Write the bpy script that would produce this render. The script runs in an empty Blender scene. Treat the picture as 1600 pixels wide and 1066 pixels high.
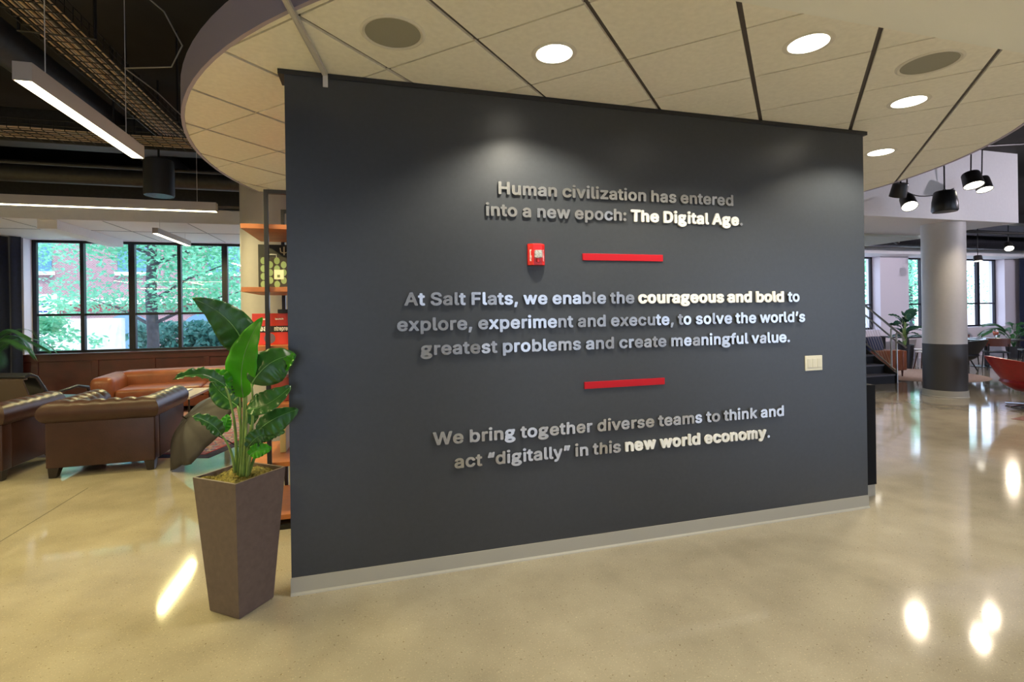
import bpy, bmesh, math, random
from mathutils import Vector, Matrix
from math import sin, cos, pi, radians

S = bpy.context.scene
COL = S.collection

# ------------------------------------------------------------------ camera
TH = .512 + pi / 4                      # angle between the view and the lettered wall
CS, CC = sin(TH), cos(TH)
ROLL = .0145
EYE = Vector((0, 0, 1.608))
F = 788.0
cd = bpy.data.cameras.new('camera')
cam = bpy.data.objects.new('camera', cd)
COL.objects.link(cam)
fwd = Vector((CC, CS, 0))
r0 = Vector((CS, -CC, 0))
up0 = Vector((0, 0, 1))
rt = r0 * cos(ROLL) - up0 * sin(ROLL)
upv = up0 * cos(ROLL) + r0 * sin(ROLL)
M = Matrix((rt, upv, -fwd)).transposed().to_4x4()
M.translation = EYE
cam.matrix_world = M
cd.sensor_width = 36
cd.lens = 36 * F / 1600
cd.shift_y = -44 / 1600
cd.clip_start = .05
cd.clip_end = 300
S.camera = cam

# ------------------------------------------------------------------ world, sun, exposure
S.view_settings.view_transform = 'Standard'
S.view_settings.look = 'None'
S.view_settings.exposure = 0.0
S.view_settings.gamma = 1
w = bpy.data.worlds.new('world')
S.world = w
w.use_nodes = True
bg = w.node_tree.nodes['Background']
bg.inputs[0].default_value = (.62, .73, 1.0, 1)
bg.inputs[1].default_value = 4.8
sd = bpy.data.lights.new('sun', 'SUN')
sd.energy = 5.5
sd.angle = .03
sd.color = (1, .97, .9)
sun = bpy.data.objects.new('sun', sd)
sun.rotation_euler = (radians(20), radians(16), 0)
COL.objects.link(sun)

DOWN_W = 178        # watts of a recessed downlight
LIN_W = 68          # watts of a 1.25 m linear pendant
SPOT_W = 260        # watts of a hanging stage lamp


def ray(px, py):
    x, y = (px - 800) / F, (py - 489) / F
    cr, sr = cos(-ROLL), sin(-ROLL)
    X, Y = cr * x + sr * y, -sr * x + cr * y
    return Vector((CS * X + CC, -CC * X + CS, -Y))


def pt(px, py, y):
    """the place on the plane Y = y behind a point of the photograph"""
    d = ray(px, py)
    return EYE + d * (y / d.y)


# ------------------------------------------------------------------ materials
def lin(c):
    return tuple(((v / 255 + .055) / 1.055) ** 2.4 if v / 255 > .04045 else v / 255 / 12.92 for v in c)


MATS = {}


def mat(name, col, rough=.5, metal=0, spec=.5, noise=0, nscale=20, bump=0, bscale=60, coat=0, emit=None, estr=0, trans=0, sheen=0, coatr=.1):
    if name in MATS:
        return MATS[name]
    m = bpy.data.materials.new(name)
    m.use_nodes = True
    nt = m.node_tree
    b = nt.nodes['Principled BSDF']
    b.inputs['Base Color'].default_value = (*col, 1)
    b.inputs['Roughness'].default_value = rough
    b.inputs['Metallic'].default_value = metal
    b.inputs['Specular IOR Level'].default_value = spec
    b.inputs['Coat Weight'].default_value = coat
    b.inputs['Coat Roughness'].default_value = coatr
    b.inputs['Sheen Weight'].default_value = sheen
    b.inputs['Transmission Weight'].default_value = trans
    tc = nt.nodes.new('ShaderNodeTexCoord')
    if noise:
        n = nt.nodes.new('ShaderNodeTexNoise')
        n.inputs['Scale'].default_value = nscale
        n.inputs['Detail'].default_value = 6
        nt.links.new(tc.outputs['Object'], n.inputs['Vector'])
        r = nt.nodes.new('ShaderNodeValToRGB')
        r.color_ramp.elements[0].position = .3
        r.color_ramp.elements[1].position = .7
        r.color_ramp.elements[0].color = (*[max(0, v * (1 - noise)) for v in col], 1)
        r.color_ramp.elements[1].color = (*[min(1, v * (1 + noise)) for v in col], 1)
        nt.links.new(n.outputs['Fac'], r.inputs[0])
        nt.links.new(r.outputs[0], b.inputs['Base Color'])
    if bump:
        n2 = nt.nodes.new('ShaderNodeTexNoise')
        n2.inputs['Scale'].default_value = bscale
        n2.inputs['Detail'].default_value = 4
        nt.links.new(tc.outputs['Object'], n2.inputs['Vector'])
        bp = nt.nodes.new('ShaderNodeBump')
        bp.inputs['Strength'].default_value = bump
        bp.inputs['Distance'].default_value = .02
        nt.links.new(n2.outputs['Fac'], bp.inputs['Height'])
        nt.links.new(bp.outputs[0], b.inputs['Normal'])
    if emit:
        b.inputs['Emission Color'].default_value = (*emit, 1)
        b.inputs['Emission Strength'].default_value = estr
    MATS[name] = m
    return m


def leafmat(name, col, tr=.35, rough=.35):
    if name in MATS:
        return MATS[name]
    m = mat(name, col, rough, noise=.25, nscale=14, bump=.15, bscale=30)
    nt = m.node_tree
    b = nt.nodes['Principled BSDF']
    t = nt.nodes.new('ShaderNodeBsdfTranslucent')
    t.inputs[0].default_value = (*[min(1, v * 1.6) for v in col], 1)
    mx = nt.nodes.new('ShaderNodeMixShader')
    mx.inputs[0].default_value = tr
    nt.links.new(b.outputs[0], mx.inputs[1])
    nt.links.new(t.outputs[0], mx.inputs[2])
    nt.links.new(mx.outputs[0], nt.nodes['Material Output'].inputs[0])
    return m


def floor_material():
    m = mat('polished_concrete', (.36, .31, .22), .17, spec=.6)
    nt = m.node_tree
    b = nt.nodes['Principled BSDF']
    tc = nt.nodes.new('ShaderNodeTexCoord')

    def noise(sc, det, p0, p1, c0, c1):
        n = nt.nodes.new('ShaderNodeTexNoise')
        n.inputs['Scale'].default_value = sc
        n.inputs['Detail'].default_value = det
        nt.links.new(tc.outputs['Object'], n.inputs['Vector'])
        r = nt.nodes.new('ShaderNodeValToRGB')
        r.color_ramp.elements[0].position, r.color_ramp.elements[1].position = p0, p1
        r.color_ramp.elements[0].color, r.color_ramp.elements[1].color = (*c0, 1), (*c1, 1)
        nt.links.new(n.outputs['Fac'], r.inputs[0])
        return n, r

    def mul(a, c, f=1.0, mode='MULTIPLY'):
        x = nt.nodes.new('ShaderNodeMix')
        x.data_type = 'RGBA'
        x.blend_type = mode
        x.inputs[0].default_value = f
        nt.links.new(a, x.inputs[6])
        nt.links.new(c, x.inputs[7])
        return x.outputs[2]

    n1, big = noise(.55, 5, .3, .7, (.295, .262, .200), (.385, .343, .265))
    n2, mid = noise(3, 10, .3, .7, (.84, .82, .79), (1.07, 1.06, 1.04))
    n3, fine = noise(120, 3, .60, .72, (1, 1, 1), (1.55, 1.5, 1.4))
    n4, dark = noise(70, 2, .66, .74, (1, 1, 1), (.5, .44, .34))
    c = mul(big.outputs[0], mid.outputs[0])
    c = mul(c, fine.outputs[0])
    c = mul(c, dark.outputs[0])
    nt.links.new(c, b.inputs['Base Color'])
    rr = nt.nodes.new('ShaderNodeMapRange')
    rr.inputs[3].default_value = .05
    rr.inputs[4].default_value = .09
    nt.links.new(n1.outputs['Fac'], rr.inputs[0])
    nt.links.new(rr.outputs[0], b.inputs['Roughness'])
    bp = nt.nodes.new('ShaderNodeBump')
    bp.inputs['Strength'].default_value = .02
    bp.inputs['Distance'].default_value = .01
    nt.links.new(n2.outputs['Fac'], bp.inputs['Height'])
    nt.links.new(bp.outputs[0], b.inputs['Normal'])
    return m


def glass_material():
    m = bpy.data.materials.new('window_glass')
    m.use_nodes = True
    nt = m.node_tree
    nt.nodes.remove(nt.nodes['Principled BSDF'])
    t = nt.nodes.new('ShaderNodeBsdfTransparent')
    t.inputs[0].default_value = (.93, .97, .98, 1)
    g = nt.nodes.new('ShaderNodeBsdfGlossy')
    g.inputs['Roughness'].default_value = .01
    geo = nt.nodes.new('ShaderNodeNewGeometry')
    dot = nt.nodes.new('ShaderNodeVectorMath')
    dot.operation = 'DOT_PRODUCT'
    nt.links.new(geo.outputs['Normal'], dot.inputs[0])
    nt.links.new(geo.outputs['Incoming'], dot.inputs[1])

    def mth(op, a, b=None):
        q = nt.nodes.new('ShaderNodeMath')
        q.operation = op
        if hasattr(a, 'links'):
            nt.links.new(a, q.inputs[0])
        else:
            q.inputs[0].default_value = a
        if b is not None:
            q.inputs[1].default_value = b
        return q.outputs[0]

    k = mth('ABSOLUTE', dot.outputs['Value'])
    k = mth('MULTIPLY_ADD', k, -1.0)
    k.node.inputs[2].default_value = 1.0
    k = mth('POWER', k, 5.0)
    k = mth('MULTIPLY_ADD', k, .92)
    k.node.inputs[2].default_value = .08
    mx = nt.nodes.new('ShaderNodeMixShader')
    nt.links.new(k, mx.inputs[0])
    nt.links.new(t.outputs[0], mx.inputs[1])
    nt.links.new(g.outputs[0], mx.inputs[2])
    nt.links.new(mx.outputs[0], nt.nodes['Material Output'].inputs[0])
    return m


FLOOR = floor_material()
GLASS = glass_material()
WALLGREY = mat('charcoal_wall_paint', (.042, .046, .052), .34, spec=.45, noise=.05, nscale=40, bump=.06, bscale=220)
WHITE = mat('white_paint', (.72, .70, .70), .55, noise=.02)
COOLWHITE = mat('soffit_paint', (.80, .78, .79), .6, noise=.02)
BLACK = mat('black_paint', (.012, .012, .013), .6, noise=.3, nscale=3)
BLACKCEIL = mat('black_ceiling', (.02, .018, .017), .8, noise=.4, nscale=1.5)
DUCT = mat('dark_duct', (.035, .033, .032), .45, metal=.3, noise=.2)
STEEL = mat('black_steel', (.03, .027, .026), .42, metal=.6)
BASEB = mat('grey_rubber_base', (.40, .38, .32), .5)
TILE = mat('ceiling_tile', (.92, .89, .81), .9, spec=.1, noise=.04, nscale=30, bump=.15, bscale=300)
GRID = mat('ceiling_grid', (.10, .085, .08), .6)
FASCIA = mat('mauve_aluminium', (.46, .41, .52), .45, metal=.3)
ALU = mat('brushed_aluminium', (.52, .515, .50), .26, metal=.9, noise=.08, nscale=60)
BOLD = mat('ivory_letter_face', (.86, .85, .80), .35, spec=.5)
RED = mat('red_paint', (.46, .004, .012), .45, spec=.3)
WOODW = mat('mahogany_panel', (.060, .010, .008), .42, noise=.25, nscale=4, coat=.2)
OAK = mat('orange_oak_shelf', (.42, .14, .045), .45, noise=.15, nscale=8)
BRONZE = mat('dark_window_frame', (.018, .018, .026), .4, metal=.3)
NAVY = mat('navy_curtain', (.011, .016, .048), .9, sheen=.3, noise=.2)
LEATHER = mat('dark_brown_leather', (.046, .019, .015), .36, spec=.4, noise=.2, nscale=6, bump=.12, bscale=120)
TAN = mat('tan_leather', (.20, .058, .022), .38, noise=.2, nscale=5, bump=.1, bscale=90)
DARKL = mat('blue_black_leather', (.015, .017, .024), .28)
CHROME = mat('chrome', (.7, .7, .72), .15, metal=1)
STAIN = mat('stainless_rail', (.50, .46, .42), .3, metal=1)
REDL = mat('red_leather', (.30, .010, .012), .33, bump=.05, bscale=80, noise=.12)
POT = mat('bronze_grey_planter', (.110, .078, .070), .5, noise=.12, nscale=30, spec=.4)
MOSS = mat('dry_moss', (.16, .13, .025), .9, noise=.5, nscale=50)
STEM = leafmat('stem_green', (.22, .34, .09), .1, .4)
LEAFD = leafmat('deep_green_leaf', (.030, .115, .020), .2, .3)
LEAFB = leafmat('bright_green_leaf', (.07, .36, .012), .45, .35)  # brighter leaf green; the tall blade's backlight is put into this colour
RIB = leafmat('leaf_midrib', (.16, .34, .10), .1, .4)


# ------------------------------------------------------------------ mesh helpers
class MB:
    def __init__(s):
        s.bm = bmesh.new()

    def box(s, x0, x1, y0, y1, z0, z1, bev=0, mtx=None):
        r = bmesh.ops.create_cube(s.bm, size=1)
        v = r['verts']
        bmesh.ops.scale(s.bm, vec=(x1 - x0, y1 - y0, z1 - z0), verts=v)
        bmesh.ops.translate(s.bm, vec=((x0 + x1) / 2, (y0 + y1) / 2, (z0 + z1) / 2), verts=v)
        if bev:
            es = list({e for q in v for e in q.link_edges})
            rr = bmesh.ops.bevel(s.bm, geom=es, offset=bev, segments=3, affect='EDGES', profile=.5)
            v = list({q for f in rr['faces'] for q in f.verts} | {q for q in v if q.is_valid})
        if mtx:
            bmesh.ops.transform(s.bm, matrix=mtx, verts=v)
        return s

    def loft(s, rows, cu=False, cv=False, cap=False):
        """rows of points; cu closes each row, cv closes the stack"""
        V = [[s.bm.verts.new(p) for p in r] for r in rows]
        n, m = len(V), len(V[0])
        for i in range(n if cv else n - 1):
            for j in range(m if cu else m - 1):
                a, b, c, d = V[i][j], V[i][(j + 1) % m], V[(i + 1) % n][(j + 1) % m], V[(i + 1) % n][j]
                try:
                    s.bm.faces.new((a, b, c, d))
                except ValueError:
                    pass
        if cap and cu:
            s.bm.faces.new(list(reversed(V[0])))
            s.bm.faces.new(V[-1])
        return s

    def tube(s, pts, r, n=10, close=False, cap=True):
        pts = [Vector(p) for p in pts]
        rr = r if isinstance(r, (list, tuple)) else [r] * len(pts)
        rows = []
        prev = None
        N = len(pts)
        for i, p in enumerate(pts):
            a = pts[(i - 1) % N] if (close or i > 0) else p
            b = pts[(i + 1) % N] if (close or i < N - 1) else p
            t = (b - a).normalized()
            if prev is None:
                h = Vector((0, 0, 1)) if abs(t.z) < .9 else Vector((1, 0, 0))
                u = t.cross(h).normalized()
            else:
                u = (prev - t * prev.dot(t)).normalized()
            prev = u
            v = t.cross(u)
            k = 1.0
            if 0 < i < N - 1 or close:
                d1, d2 = (p - a), (b - p)
                if d1.length > 1e-6 and d2.length > 1e-6:
                    k = 1 / max(.5, cos(d1.angle(d2) / 2))
            rows.append([p + (u * cos(2 * pi * q / n) + v * sin(2 * pi * q / n)) * rr[i] * (k if k < 1.3 else 1.2) for q in range(n)])
        return s.loft(rows, cu=True, cv=close, cap=cap and not close)

    def lathe(s, prof, n=24, c=(0, 0, 0), mtx=None, cap=True):
        """prof: (radius, z) bottom to top"""
        rows = [[Vector((max(r, 1e-4) * cos(2 * pi * q / n), max(r, 1e-4) * sin(2 * pi * q / n), z)) for q in range(n)] for r, z in prof]
        if mtx:
            rows = [[mtx @ p for p in r] for r in rows]
        rows = [[p + Vector(c) for p in r] for r in rows]
        return s.loft(rows, cu=True, cap=cap)

    def prism(s, poly, z0, z1, mtx=None):
        a = [Vector((x, y, z0)) for x, y in poly]
        b = [Vector((x, y, z1)) for x, y in poly]
        if mtx:
            a, b = [mtx @ p for p in a], [mtx @ p for p in b]
        return s.loft([a, b], cu=True, cap=True)

    def quad(s, a, b, c, d):
        s.bm.faces.new([s.bm.verts.new(p) for p in (a, b, c, d)])
        return s

    def build(s, name, m, parent=None, smooth=False, sub=0, bev=0, loc=None):
        me = bpy.data.meshes.new(name)
        bmesh.ops.recalc_face_normals(s.bm, faces=s.bm.faces)
        s.bm.to_mesh(me)
        s.bm.free()
        me.materials.append(m)
        if smooth:
            me.polygons.foreach_set('use_smooth', [True] * len(me.polygons))
            if smooth == 'auto':
                me.set_sharp_from_angle(angle=radians(40))
        o = bpy.data.objects.new(name, me)
        COL.objects.link(o)
        if parent:
            o.parent = parent
        if loc:
            o.location = loc
        if bev:
            q = o.modifiers.new('bevel', 'BEVEL')
            q.width = bev
            q.segments = 2
            q.limit_method = 'ANGLE'
        if sub:
            q = o.modifiers.new('sub', 'SUBSURF')
            q.levels = q.render_levels = sub
        return o


def thing(name, label, cat, loc=(0, 0, 0), rz=0, group=None):
    o = bpy.data.objects.new(name, None)
    o.empty_display_size = .1
    COL.objects.link(o)
    o.location = loc
    o.rotation_euler = (0, 0, rz)
    return tag(o, label, cat, group)


def tag(o, label, cat, group=None):
    o['label'] = label
    o['category'] = cat
    if group:
        o['group'] = group
    return o


def struct(o):
    o['kind'] = 'structure'
    return o


def stuff(o):
    o['kind'] = 'stuff'
    return o


def copy_tree(o, parent=None):
    c = o.copy()
    COL.objects.link(c)
    if parent:
        c.parent = parent
    for ch in [q for q in o.children]:
        copy_tree(ch, c)
    return c


def light(name, kind, loc, energy, color, parent=None, target=None, **kw):
    d = bpy.data.lights.new(name, kind)
    d.energy = energy
    d.color = color
    for k, v in kw.items():
        setattr(d, k, v)
    o = bpy.data.objects.new(name, d)
    COL.objects.link(o)
    o.location = loc
    if target is not None:
        o.rotation_euler = (Vector(target) - Vector(loc)).to_track_quat('-Z', 'Y').to_euler()
    if parent:
        o.parent = parent
    return o


def arc(cx, cy, r, a0, a1, n):
    return [(cx + r * cos(a0 + (a1 - a0) * i / n), cy + r * sin(a0 + (a1 - a0) * i / n)) for i in range(n + 1)]


# ================================================================== THE SETTING
WY = 3.142          # front face of the lettered wall
WX0, WX1 = -.459, 3.836
struct(MB().box(-9.2, 24.2, -7, 12.2, -.25, 0).build('floor', FLOOR))
struct(MB().box(-9.2, 24.2, -7, 12.2, 4.35, 4.5).build('ceiling', BLACKCEIL))
struct(MB().box(-9.2, -9, -7, 12.2, 0, 4.35).build('wall_left', WHITE))
struct(MB().box(24, 24.2, -7, 12.2, 0, 4.35).build('wall_right', mat('dark_blue_wall', (.02, .024, .05), .6)))
RWIN = [(-3.5, -.5), (3.2, 5.6), (9.2, 20)]  # unseen rear windows, added for daylight and reflections on wall and letters
b = MB()
b.box(-9, 24, -7.2, -7, 0, .15)
b.box(-9, 24, -7.2, -7, 3.7, 4.35)
xs = [-9] + [v for p in RWIN for v in p] + [24]
for i in range(0, len(xs), 2):
    b.box(xs[i], xs[i + 1], -7.2, -7, .15, 3.7)
struct(b.build('wall_rear', mat('beige_wall', (.45, .41, .36), .6)))

# the window wall
WINS = [(-6.35, -2.1), (-.95, 3.3), (5.3, 9.55), (10.7, 14.95), (16.1, 20.37)]
ZS, ZH = .93, 3.17
b = MB()
b.box(-9, 24, 11.75, 12.2, 0, ZS)
b.box(-9, 24, 11.75, 12.2, ZH, 4.35)
xs = [-9] + [v for p in WINS for v in p] + [24]
for i in range(0, len(xs), 2):
    b.box(xs[i], xs[i + 1], 11.75, 12.2, ZS, ZH)
struct(b.build('wall_back', mat('pier_paint', (.80, .74, .80), .6)))
# mahogany wainscot under the lounge windows
b = MB()
b.box(-7.2, -.3, 11.70, 11.748, 0, .12)
b.box(-7.2, -.3, 11.70, 11.748, .80, .925)
b.box(-7.2, -.3, 11.72, 11.748, .12, .80)
for k in range(8):
    x = -7.2 + k * .97
    b.box(x, x + .11, 11.70, 11.748, .12, .80)
b.box(-7.2, -.3, 11.66, 11.99, .925, .945)
struct(b.build('trim_1', WOODW, bev=.004))

for n, (x0, x1) in enumerate(WINS):
    wn = bpy.data.objects.new('window_%d' % (n + 1), None)
    COL.objects.link(wn)
    wn.location = (x0, 12.0, ZS)
    struct(wn)
    W, H = x1 - x0, ZH - ZS
    f = MB()
    f.box(0, .07, 0, .07, 0, H)
    f.box(W - .07, W, 0, .07, 0, H)
    f.box(.07, W - .07, 0, .07, 0, .06)
    f.box(.07, W - .07, 0, .07, H - .05, H)
    f.build('frame', BRONZE, wn, bev=.005)
    m = MB()
    nb = 5
    for k in range(1, nb):
        x = W * k / nb + (-.03 if n < 4 else .02)
        hw = .055 if k % 2 == 0 else .032
        m.box(x - hw, x + hw, -.01, .08, .06, H - .05)
        if k % 2 == 0:
            m.box(x - .012, x + .012, -.018, -.01, .06, H - .05)
    m.build('mullion', BRONZE, wn)
    m = MB()
    m.box(.07, W - .07, .012, .058, 1.697 - ZS - .022, 1.697 - ZS + .022)
    m.build('transom', BRONZE, wn)
    MB().quad((.05, .035, .03), (W - .05, .035, .03), (W - .05, .035, H - .03), (.05, .035, H - .03)).build('glass', GLASS, wn)

for n, (x0, x1) in enumerate(RWIN):
    wn = bpy.data.objects.new('window_%d' % (n + 6), None)
    COL.objects.link(wn)
    wn.location = (x0, -7.1, .15)
    struct(wn)
    f = MB()
    W, H = x1 - x0, 3.55
    for k in range(5):
        f.box((W - .06) * k / 4, (W - .06) * k / 4 + .06, -.03, .03, 0, H)
    f.box(.06, W - .06, -.03, .03, 0, .06)
    f.box(.06, W - .06, -.03, .03, H - .06, H)
    f.build('frame', BRONZE, wn)
    MB().quad((.05, 0, .03), (W - .05, 0, .03), (W - .05, 0, H - .03), (.05, 0, H - .03)).build('glass', GLASS, wn)

# lowered white ceilings along the windows
b = MB()
b.box(-9, 5, 9.48, 11.75, 3.17, 3.20)
b.box(-9, 5, 9.48, 9.52, 3.20, 3.40)
struct(b.build('ceiling_lounge', COOLWHITE))
b = MB()
for x in (-7.9, -6.7, -5.4, -4.1, -2.9, -1.7):
    b.box(x - .006, x + .006, 9.52, 11.75, 3.165, 3.1699)
b.box(-9, 5, 10.55, 10.562, 3.165, 3.1699)
struct(b.build('trim_2', mat('soffit_joint', (.25, .24, .25), .7)))
struct(MB().box(-4.98, -4.72, 9.55, 11.7499, 3.03, 3.1699).build('beam_lounge', COOLWHITE, bev=.004))
b = MB()
b.box(5.2, 24, 11.15, 11.75, 3.17, 3.20)
b.box(5.2, 24, 11.15, 11.19, 3.20, 3.36)
struct(b.build('ceiling_dining', COOLWHITE))

# white beam soffit over the dining side, and its column
struct(MB().prism([(5.6, 6.3), (11.3, 6.3), (11.3, 7.2), (10.95, 7.86), (5.6, 7.86)], 3.1, 4.349).build('beam_dining', COOLWHITE))
struct(MB().prism([(8.2, 7.87), (11.3, 7.87), (11.28, 9.2), (9.6, 9.6), (8.2, 9.6)], 3.06, 3.3).build('ceiling_stair', mat('pale_green_soffit', (.62, .66, .60), .7)))
cx, cy = 9.98, 6.67
struct(MB().lathe([(.315, .944), (.315, 3.1)], 48, (cx, cy, 0)).build('column_dining', mat('column_white', (.58, .56, .55), .5, noise=.02), smooth='auto'))
struct(MB().lathe([(.317, .12), (.317, .944)], 48, (cx, cy, 0)).build('column_band', mat('column_grey', (.055, .053, .055), .5), smooth='auto'))
struct(MB().lathe([(.335, 0), (.335, .012), (.327, .02), (.323, .12)], 48, (cx, cy, 0)).build('baseboard_column', BASEB, smooth='auto'))
struct(MB().lathe([(.33, 0), (.33, 4.349)], 48, (-1.14, 6.62, 0)).build('column_lounge', mat('column_cream', (.44, .41, .39), .5, noise=.02), smooth='auto'))

# the lettered wall
struct(MB().box(WX0, WX1, WY, WY + .15, .10, 3.0).build('wall_center', WALLGREY))
struct(MB().box(WX0 - .035, WX1 + .04, WY - .006, WY + .156, 3.0, 3.028).build('trim_3', mat('head_channel', (.02, .02, .022), .5)))
b = MB()
prof = [(0, 0), (0, .10), (-.004, .10), (-.006, .016), (-.014, .006), (-.016, 0)]
b.loft([[(x, WY + d, z) for d, z in prof] for x in (WX0 - .004, WX1 + .004)], cu=True, cap=True)
b.box(WX0, WX1, WY + .0005, WY + .15, 0, .10)
struct(b.build('baseboard_center', BASEB))

# bulkhead over the viewer
struct(MB().prism([(.9, -3), (9, -3), (9, 1.57), (.9, 1.57)], 2.75, 2.99).build('ceiling_bulkhead', mat('bulkhead_paint', (.90, .90, .84), .7)))

# the round tiled ceiling
DC, DR = Vector((2.216, 5.108)), 3.642
dA, dB = Vector((.70711, .70711)), Vector((.70711, -.70711))
GA, GB, GS = -2.0396, 1.596, .6096
CR = DR - .025


def clip_circle(poly):
    """convex polygon against a many-sided disc"""
    n = 96
    for i in range(n):
        a = 2 * pi * i / n
        nn = Vector((cos(a), sin(a)))
        out = []
        for j in range(len(poly)):
            p, q = poly[j], poly[(j + 1) % len(poly)]
            dp, dq = (p - DC).dot(nn) - CR, (q - DC).dot(nn) - CR
            if dp <= 0:
                out.append(p)
            if dp * dq < 0:
                out.append(p + (q - p) * (dp / (dp - dq)))
        poly = out
        if len(poly) < 3:
            return []
    return poly


b = MB()
for i in range(-14, 16):
    for j in range(-10, 22):
        gA, gB = .013, .006          # wide reveals one way, thin ones the other
        u0, u1 = GA + i * GS + gA, GA + (i + 1) * GS - gA
        v0, v1 = GB + j * GS + gB, GB + (j + 1) * GS - gB
        poly = [dB * u0 + dA * v0, dB * u1 + dA * v0, dB * u1 + dA * v1, dB * u0 + dA * v1]
        poly = clip_circle(poly)
        if poly:
            b.prism([(p.x, p.y) for p in poly], 3.03, 3.045)
struct(b.build('ceiling_disc', TILE))
struct(MB().prism(arc(DC.x, DC.y, DR - .02, 0, 2 * pi, 96)[:-1], 3.045, 3.06).build('ceiling_grid', GRID))
b = MB()
ring = [(DR - .022, 3.026), (DR, 3.026), (DR, 3.25), (DR - .01, 3.25), (DR - .01, 3.046), (DR - .022, 3.046)]
b.loft([[(DC.x + r * cos(a), DC.y + r * sin(a), z) for r, z in ring] for a in [2 * pi * k / 128 for k in range(128)]], cu=True, cv=True)
struct(b.build('trim_4', FASCIA, smooth='auto'))

# joint line in the concrete
struct(MB().box(-2.616, -2.610, 2.0, 5.72, 0, .0006).build('trim_5', mat('saw_cut', (.05, .04, .03), .8)))

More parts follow.
